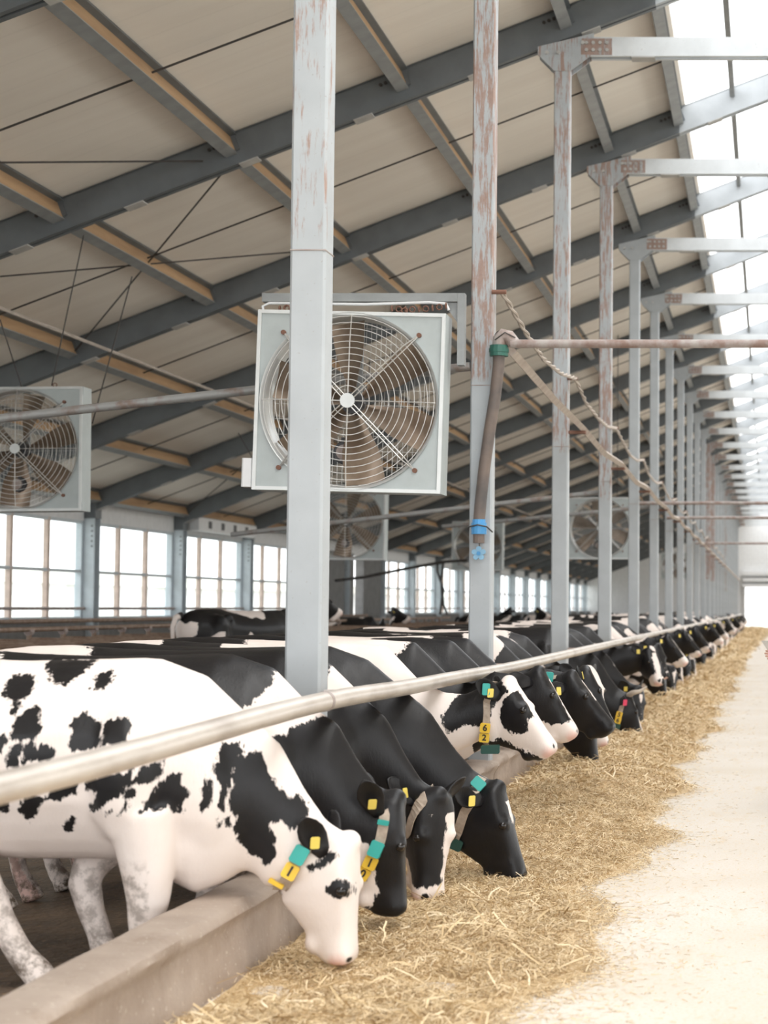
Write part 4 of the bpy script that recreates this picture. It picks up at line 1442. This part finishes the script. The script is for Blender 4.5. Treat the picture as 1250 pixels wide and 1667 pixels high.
# --- second cow: black with white shoulder, number 10
X2, Y2 = -2.49, 8.42
pl = bp(655, 1300, Y2) - V((X2, Y2, 0))
wh = [crop1(p) for p in ([(850, 150), (900, 150), (970, 170), (1030, 215), (1070, 290), (1040, 330), (935, 372), (915, 400), (845, 400), (790, 310), (830, 270), (858, 235)],)]
cow2, inf2 = make_cow('black cow with a white shoulder patch, collar numbered 10, second from the camera', (X2, Y2, 0),
    dict(poll=(pl.x - 0.04, 0, pl.z), d=(0.04, 0.05, -1), n=(1, 0.32, 0), voxel=0.013, hs=1.04, step={'fn': -0.16, 'ff': -0.16}, base=0.5,
         paint=[('low', -1, 0.62), ('poly', -1, side(wh[0], Y2 - 0.22, X2)), ('ell', -1, (-1.35, 0, 1.2), (0.4, 0.4, 0.3)), ('headpoly', -1, [(0.2, -0.3), (0.35, -0.12), (0.75, -0.085), (0.92, -0.12), (0.95, -0.3)], 1), ('front', -1, [(0.1, -0.02), (0.1, 0.03), (0.4, 0.02), (0.4, -0.02)], 0.0)],
         ear=(0.45, 0.85, -0.35), ear_face=(0.1, -1, 0.15), tags=0.044))
sf = collar(cow2, [(628, 1316), (625, 1340), (620, 1366), (612, 1388), (602, 1408), (590, 1425)], 0.046)
collar_plate(cow2, sf, 'transponder', 'teal', 613, 1383, 8, -20, 0.058, 0.072, th=0.02, label='teal collar block')
collar_plate(cow2, sf, 'number_tag', 'yellow', 604, 1404, 9, -20, 0.06, 0.058, '1', label='yellow tag reading 1')
collar_plate(cow2, sf, 'number_tag', 'yellow', 592, 1421, 12, -18, 0.06, 0.056, '0', label='yellow tag reading 0')
collar_plate(cow2, sf, 'keeper', 'teal', 625, 1338, 4, -20, 0.05, 0.022, label='small teal strap keeper')

# --- third cow: dark face, white blaze and muzzle, head turned to the camera
X3, Y3 = -2.50, 9.52
pl = bp(728, 1308, Y3) - V((X3, Y3, 0))
cow3, inf3 = make_cow('black cow with white blaze and pink-white muzzle, head turned toward the camera', (X3, Y3, 0),
    dict(poll=(pl.x - 0.05, -0.02, pl.z + 0.045), d=(-0.06, 0, -1), n=(0.72, -0.72, 0), voxel=0.013, hs=1.08, step={'fn': -0.15, 'ff': -0.15}, base=0.5,
         paint=[('low', -1, 0.60), ('poly', -1, side([(520, 1070), (560, 1078), (590, 1098), (606, 1120), (560, 1150), (520, 1140)], Y3 - 0.24, X3)), ('ell', -1, (-1.3, 0, 1.25), (0.35, 0.4, 0.2)),
                ('front', -1, [(0.0, -0.06), (0.12, -0.075), (0.2, -0.035), (0.5, -0.03), (0.82, -0.04), (0.86, 0.05), (1.1, 0.1), (1.1, -0.12), (0.3, -0.12)], -0.02),
                ('front', -1, [(0.0, 0.02), (0.0, 0.075), (0.1, 0.085), (0.17, 0.05), (0.12, 0.01)], 0.0),
                ('headpoly', -1, [(0.5, -0.3), (0.62, -0.12), (0.85, -0.045), (0.88, 0.2), (1.2, 0.2), (1.2, -0.3)], 0)],
         ear=(0.72, 0.55, -0.1), ear_face=(0.9, -0.35, 0.1), tags=0.0))
sf = collar(cow3, [(692, 1298), (680, 1316), (671, 1336), (665, 1360)], 0.06)
b0, e, m_, wd = inf3['ears'][0]
ear_tag(cow3, b0 + e * 0.1 + m_ * 0.02, e, (m_ + V((0.9, -0.1, 0))).normalized(), 0.045)

# --- fourth cow: all black, teal block behind the poll
X4, Y4 = -2.47, 10.22
pl = bp(812, 1290, Y4) - V((X4, Y4, 0))
cow4, inf4 = make_cow('all black cow with a teal collar block, feeding furthest out over the straw', (X4, Y4, 0),
    dict(poll=(pl.x - 0.02, 0, pl.z + 0.025), d=(0.28, -0.03, -0.97), n=(0.97, -0.08, 0.28), voxel=0.013, hs=1.05, step={'fn': -0.18, 'ff': -0.18}, base=0.5,
         paint=[('low', -1, 0.55), ('front', -1, [(0.1, -0.03), (0.1, 0.035), (0.38, 0.02), (0.42, 0.0), (0.38, -0.03)], 0.02)],
         ear=(0.75, 0.45, -0.45), ear_face=(0.3, -1, 0.1), tags=0.05))
sf = collar(cow4, [(781, 1272), (772, 1284), (760, 1310), (748, 1345), (742, 1370)], 0.05)
collar_plate(cow4, sf, 'transponder', 'teal', 779, 1277, 12, -14, 0.072, 0.06, th=0.03, label='teal collar block')
collar_plate(cow4, sf, 'collar_weight', 'darkgreen', 744, 1374, 6, -14, 0.07, 0.06, th=0.02, label='dark green block under the jaw')

# --- fifth cow: raised head, white face with black eye patch, number 62
X5, Y5 = -2.55, 11.1
pl = bp(826, 1112, Y5) - V((X5, Y5, 0))
q5 = lambda pts: side([(400 + x / 2, 1000 + y / 2) for x, y in pts], Y5 - 0.12, X5)
cow5, inf5 = make_cow('cow with raised white face, black eye patch and collar number 62, by the hose post', (X5, Y5, 0),
    dict(poll=(pl.x, 0, pl.z), d=(0.57, -0.06, -0.82), n=(0.82, -0.1, 0.57), voxel=0.013, base=-0.5, throat=0.11, step={'fn': -0.1, 'ff': -0.1},
         paint=[('poly', 1, q5([(635, 330), (700, 250), (740, 190), (800, 190), (850, 250), (800, 300), (790, 360), (720, 365), (650, 385)])),
                ('headpoly', 1, [(0.1, 0.1), (0.22, 0.12), (0.3, 0.2), (0.52, 0.2), (0.52, -0.01), (0.62, -0.06), (0.56, -0.13), (0.4, -0.15), (0.25, -0.12), (0.15, -0.06)], 1),
                ('front', -1, [(0.0, -0.04), (0.0, 0.05), (0.4, 0.045), (1.1, 0.06), (1.1, -0.06), (0.4, -0.035)], 0.012),
                ('headpoly', 1, [(0.45, -0.3), (0.5, -0.215), (0.7, -0.155), (0.86, -0.105), (1.02, -0.075), (1.05, -0.3)], 0),
                ('ell', 1, (-0.9, 0, 1.3), (0.18, 0.3, 0.2))],
         ear=(0.6, 0.72, -0.15), ear_face=(0.45, -1, 0.0), tags=0.046))
sf = collar(cow5, [(790, 1112), (792, 1135), (793, 1160), (790, 1190), (786, 1214)], 0.04)
collar_plate(cow5, sf, 'keeper', 'teal', 791, 1122, 1, -20, 0.045, 0.07, th=0.01, label='pale teal strap keeper')
collar_plate(cow5, sf, 'number_tag', 'yellow', 790, 1184, 2, -20, 0.06, 0.057, '6', label='yellow tag reading 6')
collar_plate(cow5, sf, 'number_tag', 'yellow', 788.5, 1200, 2, -20, 0.06, 0.055, '2', label='yellow tag reading 2')
cw5 = collar_plate(cow5, sf, 'collar_weight', 'darkgreen', 789, 1226, 0, -20, 0.11, 0.05, th=0.04, label='dark green block under the throat')
cw5.location = (0.0, -0.01, -0.034)

# --- the raised heads behind number 62
def raised(px, Y, ox, head_to, yaw, label, paint, base=0.5, voxel=0.016, **kw):
    a, b_ = bp(px[0], px[1], Y), bp(head_to[0], head_to[1], Y)
    L = (b_ - a)
    d = L.normalized()
    dy = kw.pop('dy', -0.05)
    d = V((d.x, dy, d.z)).normalized()
    up = V((-d.z, 0, d.x))
    n = Matrix.Rotation(yaw, 3, d) @ up
    loc = V((ox, Y, 0))
    spec = dict(poll=tuple(a - loc), d=tuple(d), n=tuple(n), voxel=voxel, base=base, paint=paint)
    spec.update(kw)
    return make_cow(label, loc, spec)
WM = ('headpoly', -1, [(0.45, -0.3), (0.5, -0.15), (0.72, -0.1), (0.8, 0.02), (0.86, 0.2), (1.2, 0.2), (1.2, -0.3)], 0)
BLZ = ('front', -1, [(0.0, -0.03), (0.0, 0.035), (0.4, 0.03), (0.9, 0.035), (0.9, -0.035), (0.4, -0.025)], -0.005)
c6, i6 = raised((874, 1094), 12.3, -2.62, (930, 1186), -0.1, 'dark-faced cow with white muzzle, head raised directly behind number 62', [('low', -1, 0.6), ('ell', -1, (-0.3, -0.05, 1.35), (0.55, 0.4, 0.24)), WM, BLZ], ear=(0.7, 0.5, -0.5), ear_face=(-0.2, -1, 0.4), tags=0)
c7, i7 = raised((928, 1100), 13.3, -2.55, (988, 1176), 0.05, 'black-faced cow with teal collar block, third raised head in the group', [('low', -1, 0.55), ('ell', -1, (-0.6, 0, 1.3), (0.3, 0.4, 0.3)), ('front', -1, [(0.1, -0.02), (0.1, 0.02), (0.5, 0.015), (0.5, -0.01)], 0.0)], ear=(0.8, 0.25, -0.5), ear_face=(0.3, -1, 0.0), tags=0.05)
sf = collar(c7, [(898, 1096), (892, 1106), (888, 1120)], 0.05)
collar_plate(c7, sf, 'transponder', 'teal', 893, 1102, 2, -20, 0.055, 0.075, th=0.03, label='teal collar block')
c8, i8 = raised((950, 1092), 14.05, -2.55, (994, 1184), -0.45, 'cow with a broad white blaze just behind the black-faced raised head', [('low', -1, 0.6), ('ell', -1, (-0.5, 0, 1.3), (0.5, 0.4, 0.35)), ('front', -1, [(0.0, -0.06), (0.0, 0.05), (0.5, 0.04), (1.1, 0.05), (1.1, -0.06), (0.5, -0.035)], -0.01)], ear=(0.85, 0.3, -0.3), tags=0.05)
c9, i9 = raised((964, 1130), 17.6, -2.55, (983, 1202), -0.2, 'cow with its white muzzle in the straw under the raised heads', [('low', -1, 0.6), WM, BLZ, ('ell', -1, (-0.5, 0, 1.3), (0.6, 0.5, 0.3))], tags=0.05)
c10, i10 = raised((1022, 1134), 21.0, -2.5, (1042, 1196), -0.35, 'horned black cow with yellow collar tags, muzzle down in the straw', [('low', -1, 0.6), ('front', -1, [(0.1, -0.03), (0.1, 0.05), (1.1, 0.06), (1.1, -0.04)], -0.01)], ear=(0.85, 0.2, -0.4), ear_face=(0.2, -1, 0.1), tags=0)
for q in (1, -1):
    i_ = i10
    b0 = i_['P'] + i_['s'] * q * 0.055 + i_['n'] * 0.0 - i_['d'] * 0.01
    o_ = i_['s'] * q
    pts = [b0, b0 + o_ * 0.09 + i_['n'] * 0.03 - i_['d'] * 0.01, b0 + o_ * 0.15 + i_['n'] * 0.10, b0 + o_ * 0.16 + i_['n'] * 0.19 - i_['d'] * 0.03]
    h = MB().tube(pts, [0.034, 0.03, 0.021, 0.004], 12).build('horn', M['horn'], c10, smooth=True)
sf = collar(c10, [(1013, 1146), (1010, 1158), (1006, 1172)], 0.05)
for (x, y, ch) in ((1008, 1164, '5'), (1006, 1173, '6')):
    collar_plate(c10, sf, 'number_tag', 'yellow', x, y, 3, -10, 0.07, 0.075, ch, label='yellow tag reading ' + ch)
collar_plate(c10, sf, 'collar_weight', 'darkgreen', 1004, 1181, 3, -10, 0.08, 0.06, th=0.03, label='dark green collar block')
b0, e, m_, wd = i10['ears'][0]
ear_tag(c10, b0 + e * 0.1 + m_ * 0.03, e, (m_ + V((0, -1, 0))).normalized(), 0.06, 'redtag')

# --- the far row: generic bodies whose spots differ from cow to cow
GEN = {}
def gen(kind):
    if kind not in GEN:
        sp = {'down': dict(poll=(0.95, 0, 0.56), d=(0.12, 0, -1), n=(1, -0.15, 0.1)),
              'downturn': dict(poll=(0.98, 0, 0.55), d=(0.05, -0.05, -1), n=(0.75, -0.65, 0)),
              'up': dict(poll=(1.12, 0, 1.1), d=(0.62, 0, -0.78), n=(0.78, -0.1, 0.62)),
              'upturn': dict(poll=(1.05, -0.04, 1.0), d=(0.3, -0.35, -0.88), n=(0.7, -0.7, 0.1)),
              'stand': dict(poll=(0.72, 0, 1.52), d=(0.85, 0, -0.5), n=(0.5, 0, 0.85), ear=(0.85, 0.3, -0.3))}[kind]
        sp.update(voxel=0.024, base=0.06, wild=1.0, paint=[('low', -1, 0.52), ('headpoly', -1, [(0.7, -0.3), (0.8, 0.2), (1.2, 0.2), (1.2, -0.3)], 0), BLZ], dirt=0.8)
        GEN[kind] = (sp,)
        o, i_ = make_cow('', (0, 0, 0), sp)
        GEN[kind] = [o, False, i_]
    return GEN[kind]
def far_cow(kind, loc, label, group, rz=0.0, sc_=1.0):
    g = gen(kind)
    if not g[1]:
        o = g[0]
        g[1] = True
        o.location = loc
    else:
        o = dup(g[0], None, loc)
    o['label'] = label
    o['group'] = group
    o.rotation_euler = (0, 0, rz)
    o.scale = (sc_, sc_, sc_)
    return o
FARL = {15.75: ('upturn', 'dark cow whose back shows just behind the hose post'), 16.7: ('down', 'cow feeding between the two raised groups, neck stretched down'),
        19.3: ('down', 'black-necked cow in front of the horned one'),
        22.6: ('downturn', 'white-foreheaded cow with its head low behind the horns'), 23.8: ('upturn', 'dark cow facing the camera with a white star, under the rail'),
        26.0: ('upturn', 'spotted cow with yellow tags beside the starred dark cow'), 27.2: ('up', 'cow with lifted head behind the yellow-tagged one'),
        28.8: ('down', 'cow with white face feeding at the narrowing of the straw'), 30.3: ('downturn', 'black and white cow feeding beside the white-faced one'),
        32.5: ('up', 'cow with pale lower jaw lifting its head over the straw')}
for y, (k, lab) in FARL.items():
    far_cow(k, (-2.58 + rnd.uniform(-0.05, 0.05) - (0.34 if y == 19.3 else 0), y, 0), lab, 'cows feeding along the rail')
y = 34.2
i = 0
while y < 118:
    k = ('down', 'up', 'downturn', 'down', 'upturn', 'down')[i % 6]
    if not any(abs(y - FY(n) - 0.08) < 0.35 for n in range(1, NF + 1)):
        far_cow(k, (-2.58 + rnd.uniform(-0.08, 0.08), y, 0), 'small distant cow in the crowded far end of the feeding row', 'distant feeding cows', rnd.uniform(-0.06, 0.06), rnd.uniform(0.97, 1.05))
        i += 1
        y += rnd.uniform(0.85, 1.3) * (1 + (y - 34) / 90)
    else:
        y += 0.3
# cows standing among the cubicles
far_cow('stand', (-7.55, 28.4, 0.0), 'black cow standing tall among the cubicles before the third window', 'cows among the cubicles', 1.0, 1.14)
for k, (px, y, rz, lab) in enumerate(((590, 44.0, 0.4, 'pale-backed cow standing beyond the nearest post'), (835, 56.0, 0.2, 'cow standing far back between the hose post and the third post'),
                                   (865, 60.0, 2.9, 'dark cow standing far back just left of the third post'), (950, 66.0, 0.3, 'cow standing far back between the third and fourth posts'), (1012, 72.0, 3.0, 'tiny cow standing far back by the fifth post'))):
    p = bp(px, 1000, y)
    far_cow('stand', (p.x, y, 0.0), lab, 'cows among the cubicles', rz)

# ---------------------------------------------------------------- straw feed
npr = np.random.default_rng(3)
def wav(x, y, f, seed, n=7):
    r = np.random.default_rng(seed)
    o = np.zeros_like(x)
    for _ in range(n):
        a = r.uniform(0, 2 * PI)
        k = f * r.uniform(0.6, 1.5)
        o += np.sin((x * math.cos(a) + y * math.sin(a)) * k + r.uniform(0, 6.28))
    return o / n * 1.6
def hay_edge(y):
    return -0.86 + 0.0032 * np.minimum(y, 70) + 0.012 * np.maximum(0, y - 60) + 0.10 * np.sin(y * 1.7) + 0.07 * np.sin(y * 4.1 + 1) + 0.05 * np.sin(y * 0.6)
HX0 = -2.15
def hay_h(x, y):
    e = hay_edge(y)
    t = np.clip((x - HX0) / (e - HX0), 0, 1)
    far = np.clip((y - 10.8) / 4.0, 0, 1)
    prof = np.clip((1 - t) / 0.35, 0, 1) ** 0.8 * (0.35 + 0.65 * np.clip(t / 0.30, 0, 1))
    amp = 0.05 + 0.045 * far
    bump = 0.55 + 0.5 * wav(x, y, 3.2, 11) + 0.45 * wav(x, y, 9.0, 12) + 0.32 * wav(x, y, 22.0, 13)
    h = prof * amp * np.clip(bump + 0.35, 0.0, 2.2)
    h += prof * far * 0.025
    return h - 0.004
def grid_mesh(ysamp, nx):
    X = []
    vs = []
    ys_ = np.array(ysamp)
    t = np.linspace(0, 1, nx)
    e = hay_edge(ys_) + 0.05
    xx = HX0 + (e - HX0)[:, None] * t[None, :]
    yy = np.repeat(ys_[:, None], nx, 1)
    zz = hay_h(xx, yy)
    zz[:, -1] = -0.01
    v = np.stack([xx, yy, zz], 2).reshape(-1, 3)
    i = np.arange(len(ys_) - 1)[:, None] * nx + np.arange(nx - 1)[None, :]
    i = i.reshape(-1)
    f = np.stack([i, i + 1, i + nx + 1, i + nx], 1)
    return v, f
ysamp = list(np.arange(3.2, 16, 0.03)) + list(np.arange(16, 40, 0.08)) + list(np.arange(40, 136, 0.3))
HV, HF = grid_mesh(ysamp, 60)
def strands(n, y0, y1, lmin, lmax, w, lift):
    y = npr.uniform(y0, y1, n)
    e = hay_edge(y)
    t = npr.uniform(0, 1, n) ** 0.95
    x = HX0 + 0.02 + (e + 0.04 - HX0) * t
    z = hay_h(x, y)
    keep = (z > 0.010) | (npr.uniform(0, 1, n) < 0.30)
    x, y, z = x[keep], y[keep], np.maximum(z[keep], 0.001)
    m = len(x)
    a = npr.uniform(0, 2 * PI, m)
    L = npr.uniform(0, 1, m) ** 2.2 * (lmax - lmin) + lmin
    W = w * npr.uniform(0.5, 1.5, m)
    tilt = npr.normal(0.12, 0.30, m)
    dx, dy, dz = np.cos(a) * np.cos(tilt), np.sin(a) * np.cos(tilt), np.sin(tilt)
    px, py = -np.sin(a), np.cos(a)
    rl_ = npr.uniform(-0.8, 0.8, m)
    pz = np.sin(rl_)
    px, py = px * np.cos(rl_), py * np.cos(rl_)
    zc_ = z + lift * npr.uniform(0, 1, m) + np.abs(dz) * L * 0.4
    bend = npr.normal(0, 0.24, m) * L
    P = np.empty((m, 6, 3))
    for k, s_ in enumerate((-0.5, 0.0, 0.5)):
        ox = x + dx * L * s_ + (px * bend if s_ == 0 else 0)
        oy = y + dy * L * s_ + (py * bend if s_ == 0 else 0)
        oz = zc_ + dz * L * s_ + (np.abs(bend) * 0.5 if s_ == 0 else 0)
        for q, g in enumerate((-0.5, 0.5)):
            P[:, k * 2 + q, 0] = ox + px * W * g
            P[:, k * 2 + q, 1] = oy + py * W * g
            P[:, k * 2 + q, 2] = oz + pz * W * g
    np.maximum(P[:, :, 2], 0.0015, out=P[:, :, 2])
    b_ = (np.arange(m) * 6)[:, None]
    F = np.concatenate([b_ + np.array([0, 1, 3, 2]), b_ + np.array([2, 3, 5, 4])], 0)
    tone = np.repeat(npr.uniform(0, 1, m), 6)
    return P.reshape(-1, 3), F, tone
parts_v, parts_f, tones = [HV], [HF], [np.full(len(HV), 0.30)]
off = len(HV)
for args in ((120000, 5.2, 9.2, 0.008, 0.07, 0.0026, 0.014), (900, 5.2, 9.5, 0.09, 0.20, 0.007, 0.03), (110000, 9.2, 15, 0.010, 0.075, 0.0031, 0.016), (30000, 15, 26, 0.03, 0.16, 0.007, 0.03),
             (14000, 26, 50, 0.06, 0.22, 0.014, 0.04), (8000, 50, 134, 0.12, 0.4, 0.03, 0.05)):
    v, f, t = strands(*args)
    parts_v.append(v)
    parts_f.append(f + off)
    tones.append(t)
    off += len(v)
def np_mesh(name, v, f, mat, tone=None):
    me = bpy.data.meshes.new(name)
    me.vertices.add(len(v))
    me.vertices.foreach_set('co', v.astype(np.float32).reshape(-1))
    me.loops.add(len(f) * 4)
    me.loops.foreach_set('vertex_index', f.astype(np.int32).reshape(-1))
    me.polygons.add(len(f))
    me.polygons.foreach_set('loop_start', np.arange(len(f), dtype=np.int32) * 4)
    me.update(calc_edges=True)
    if tone is not None:
        a = me.attributes.new('tone', 'FLOAT', 'POINT')
        a.data.foreach_set('value', tone.astype(np.float32))
    me.materials.append(mat)
    o = bpy.data.objects.new(name, me)
    COL.objects.link(o)
    return o
def straw_mat():
    m, nt, b = new_mat('chopped_straw')
    t = nd(nt, 'ShaderNodeAttribute', attribute_name='tone').outputs['Fac']
    r = nd(nt, 'ShaderNodeValToRGB')
    el = r.color_ramp.elements
    el[0].position, el[0].color = 0.0, (0.36, 0.26, 0.14, 1)
    el[1].position, el[1].color = 1.0, (0.88, 0.79, 0.63, 1)
    for p, c in ((0.25, (0.55, 0.42, 0.25, 1)), (0.55, (0.72, 0.58, 0.38, 1)), (0.85, (0.80, 0.68, 0.49, 1))):
        e = el.new(p)
        e.color = c
    nt.links.new(mth(nt, 'ADD', t, mth(nt, 'MULTIPLY', mth(nt, 'SUBTRACT', noise(nt, 30, 5, 0.7), 0.5), 0.55)), r.inputs[0])
    c = mixcol(nt, mrange(nt, noise(nt, 2.2, 3), 0.45, 0.7, 0, 0.35), r.outputs[0], (0.46, 0.34, 0.19))
    c = mixcol(nt, 1.0, c, (1.0, 0.96, 0.88), 'MULTIPLY')
    nt.links.new(c, b.inputs['Base Color'])
    b.inputs['Roughness'].default_value = 0.6
    return m
M['straw'] = straw_mat()
hay = np_mesh('chopped_straw_feed', np.concatenate(parts_v), np.concatenate(parts_f), M['straw'], np.concatenate(tones))
hay['kind'] = 'stuff'
tag(hay, 'long bank of golden chopped straw feed along the barrier', 'straw')
# chaff blown over the alley
n = 26000
y = 5.5 + 45 * npr.uniform(0, 1, n) ** 2.2
x = hay_edge(y) + np.where(npr.uniform(0, 1, n) < 0.75, npr.exponential(0.10, n), npr.exponential(0.6, n)) - 0.04
a = npr.uniform(0, 2 * PI, n)
L = npr.uniform(0.006, 0.04, n) * (1 + y / 40)
W = npr.uniform(0.002, 0.004, n) * (1 + y / 25)
P = np.empty((n, 4, 3))
for k, (s_, g) in enumerate(((-.5, -.5), (.5, -.5), (.5, .5), (-.5, .5))):
    P[:, k, 0] = x + np.cos(a) * L * s_ - np.sin(a) * W * g
    P[:, k, 1] = y + np.sin(a) * L * s_ + np.cos(a) * W * g
    P[:, k, 2] = 0.002 + 0.004 * (s_ > 0) * npr.uniform(0, 1, n)
chaff = np_mesh('scattered_chaff', P.reshape(-1, 3), np.arange(n * 4).reshape(-1, 4), M['straw'], np.repeat(npr.uniform(0.5, 1.0, n), 4))
chaff['kind'] = 'stuff'
tag(chaff, 'stray straw bits scattered over the pale alley floor', 'straw')

# ---------------------------------------------------------------- person at the right, only a hand in view
M['skin'] = simple('skin', (0.62, 0.36, 0.28), 0.5, var=0.05)
M['card'] = simple('pale_card', (0.42, 0.39, 0.355), 0.6, var=0.03)
M['overall'] = simple('blue_work_cloth', (0.09, 0.13, 0.22), 0.8)
M['hair'] = simple('brown_hair', (0.06, 0.035, 0.02), 0.6)
M['boot'] = simple('dark_rubber', (0.03, 0.032, 0.03), 0.5)
hand_at = bp(1260, 1067, 14.0)
pr_ = Vector((hand_at.x + 0.42, 14.1, 0))
def skin_mesh(name, nodes, edges, mat, parent, root=0, sub=2):
    me = bpy.data.meshes.new(name)
    me.from_pydata([tuple(p) for p, r in nodes], edges, [])
    o = bpy.data.objects.new('tmp', me)
    COL.objects.link(o)
    o.modifiers.new('k', 'SKIN')
    lay = me.skin_vertices[0].data
    for i, (p, r) in enumerate(nodes):
        lay[i].radius = (r, r) if not isinstance(r, tuple) else r
        lay[i].use_root = i == root
    sb = o.modifiers.new('s', 'SUBSURF')
    sb.levels = sb.render_levels = sub
    dg = bpy.context.evaluated_depsgraph_get()
    dg.update()
    out = bpy.data.meshes.new_from_object(o.evaluated_get(dg))
    bpy.data.objects.remove(o)
    out.name = name
    out.materials.clear()
    out.materials.append(mat)
    out.polygons.foreach_set('use_smooth', [True] * len(out.polygons))
    q = bpy.data.objects.new(name, out)
    COL.objects.link(q)
    if parent:
        q.parent = parent
    return q
hl = hand_at - pr_                       # hand centre in person space
W0 = hl + Vector((0.10, 0.03, -0.01))    # wrist
nodes = [(Vector((0, 0, 0.98)), (0.155, 0.11)), (Vector((0, 0, 1.18)), (0.14, 0.10)), (Vector((0, 0, 1.38)), (0.175, 0.105)), (Vector((0, 0, 1.50)), 0.06), (Vector((-0.01, 0, 1.57)), 0.058),
         (Vector((-0.02, 0, 1.66)), (0.082, 0.098)), (Vector((-0.015, 0, 1.75)), (0.075, 0.09)),
         (Vector((-0.01, -0.20, 1.42)), 0.062), (Vector((-0.05, -0.26, 1.16)), 0.047), (W0, 0.029), (hl + Vector((0.055, 0.015, 0.0)), (0.042, 0.022)), (hl + Vector((0.01, 0.0, 0.0)), (0.042, 0.02)),
         (Vector((-0.01, 0.20, 1.42)), 0.062), (Vector((0.0, 0.25, 1.15)), 0.047), (Vector((-0.06, 0.26, 0.92)), 0.03), (Vector((-0.07, 0.26, 0.83)), (0.04, 0.02)),
         (Vector((0, -0.09, 0.90)), 0.10), (Vector((-0.02, -0.10, 0.50)), 0.065), (Vector((0.02, -0.10, 0.10)), 0.045), (Vector((-0.12, -0.11, 0.04)), 0.04),
         (Vector((0, 0.09, 0.90)), 0.10), (Vector((-0.02, 0.10, 0.50)), 0.065), (Vector((0.02, 0.10, 0.10)), 0.045), (Vector((-0.12, 0.11, 0.04)), 0.04)]
edges = [(0, 1), (1, 2), (2, 3), (3, 4), (4, 5), (5, 6), (2, 7), (7, 8), (8, 9), (9, 10), (10, 11), (2, 12), (12, 13), (13, 14), (14, 15), (0, 16), (16, 17), (17, 18), (18, 19), (0, 20), (20, 21), (21, 22), (22, 23)]
per = skin_mesh('person', nodes, edges, M['skin'], None)
per.location = pr_
tag(per, 'person at the right edge, only a hand holding a pale card showing', 'person')
for q, (dz, ln) in enumerate(((0.030, 0.070), (0.011, 0.078), (-0.009, 0.072), (-0.028, 0.056))):
    b0 = hl + Vector((0.005, 0.0, dz))
    fn = [(b0 + Vector((0.02, 0, 0)), 0.010), (b0 + Vector((-ln * 0.4, -0.012, 0.002)), 0.0095), (b0 + Vector((-ln * 0.75, -0.008, 0.004)), 0.0088), (b0 + Vector((-ln, 0.004, 0.004)), 0.0075)]
    skin_mesh('finger', fn, [(0, 1), (1, 2), (2, 3)], M['skin'], per)
b0 = hl + Vector((0.035, 0.0, 0.035))
skin_mesh('thumb', [(b0, 0.013), (b0 + Vector((-0.03, 0.022, 0.018)), 0.011), (b0 + Vector((-0.06, 0.026, 0.016)), 0.009)], [(0, 1), (1, 2)], M['skin'], per)
cl = MB()
def zring(cx, cy, z, rx, ry, n=18):
    return [Vector((cx + rx * math.cos(2 * PI * k / n), cy + ry * math.sin(2 * PI * k / n), z)) for k in range(n)]
cl.loft([zring(0, 0, 0.80, 0.155, 0.20), zring(0, 0, 1.05, 0.14, 0.185), zring(0, 0, 1.25, 0.14, 0.20), zring(0, 0, 1.42, 0.13, 0.21), zring(0, 0, 1.50, 0.09, 0.14), zring(-0.005, 0, 1.535, 0.068, 0.072)])
cl.tube([(0, -0.17, 1.43), (-0.012, -0.215, 1.40), (-0.05, -0.265, 1.16), tuple(Vector((-0.05, -0.26, 1.16)).lerp(W0, 0.75))], [0.085, 0.08, 0.066, 0.046], 14)
cl.tube([(0, 0.17, 1.43), (-0.012, 0.215, 1.40), (0.0, 0.255, 1.15), (-0.055, 0.262, 0.95)], [0.085, 0.08, 0.066, 0.046], 14)
cl.build('jacket', M['overall'], per, smooth=True)
tr = MB()
for s_ in (-1, 1):
    tr.loft([zring(0.02, s_ * 0.10, 0.10, 0.075, 0.07), zring(-0.01, s_ * 0.10, 0.50, 0.09, 0.085), zring(0, s_ * 0.092, 0.88, 0.13, 0.10)])
tr.build('trousers', M['overall'], per, smooth=True)
bt = MB()
for s_ in (-1, 1):
    bt.tube([(0.06, s_ * 0.105, 0.052), (-0.03, s_ * 0.108, 0.052), (-0.15, s_ * 0.112, 0.045), (-0.19, s_ * 0.112, 0.038)], [0.046, 0.052, 0.045, 0.03], 12)
bt.build('boots', M['boot'], per, smooth=True)
hr = MB()
hr.loft([zring(0.01, 0, 1.66, 0.095, 0.088), zring(0.01, 0, 1.74, 0.112, 0.1), zring(0.005, 0, 1.80, 0.1, 0.09), zring(0.0, 0, 1.84, 0.05, 0.045)])
hr.build('hair', M['hair'], per, smooth=True)
cdm = MB().prism([(x * 14 / 3000, -0.002, z * 14 / 3000) for x, z in ((-21, 24), (30, 24), (34, -6), (12, -10), (-11, 9))], (0, 0.004, 0))
co_ = cdm.build('card', M['card'])
co_.location = hand_at + Vector((0.0, -0.026, 0.0))
tag(co_, 'pale card held in the hand at the right edge', 'card')
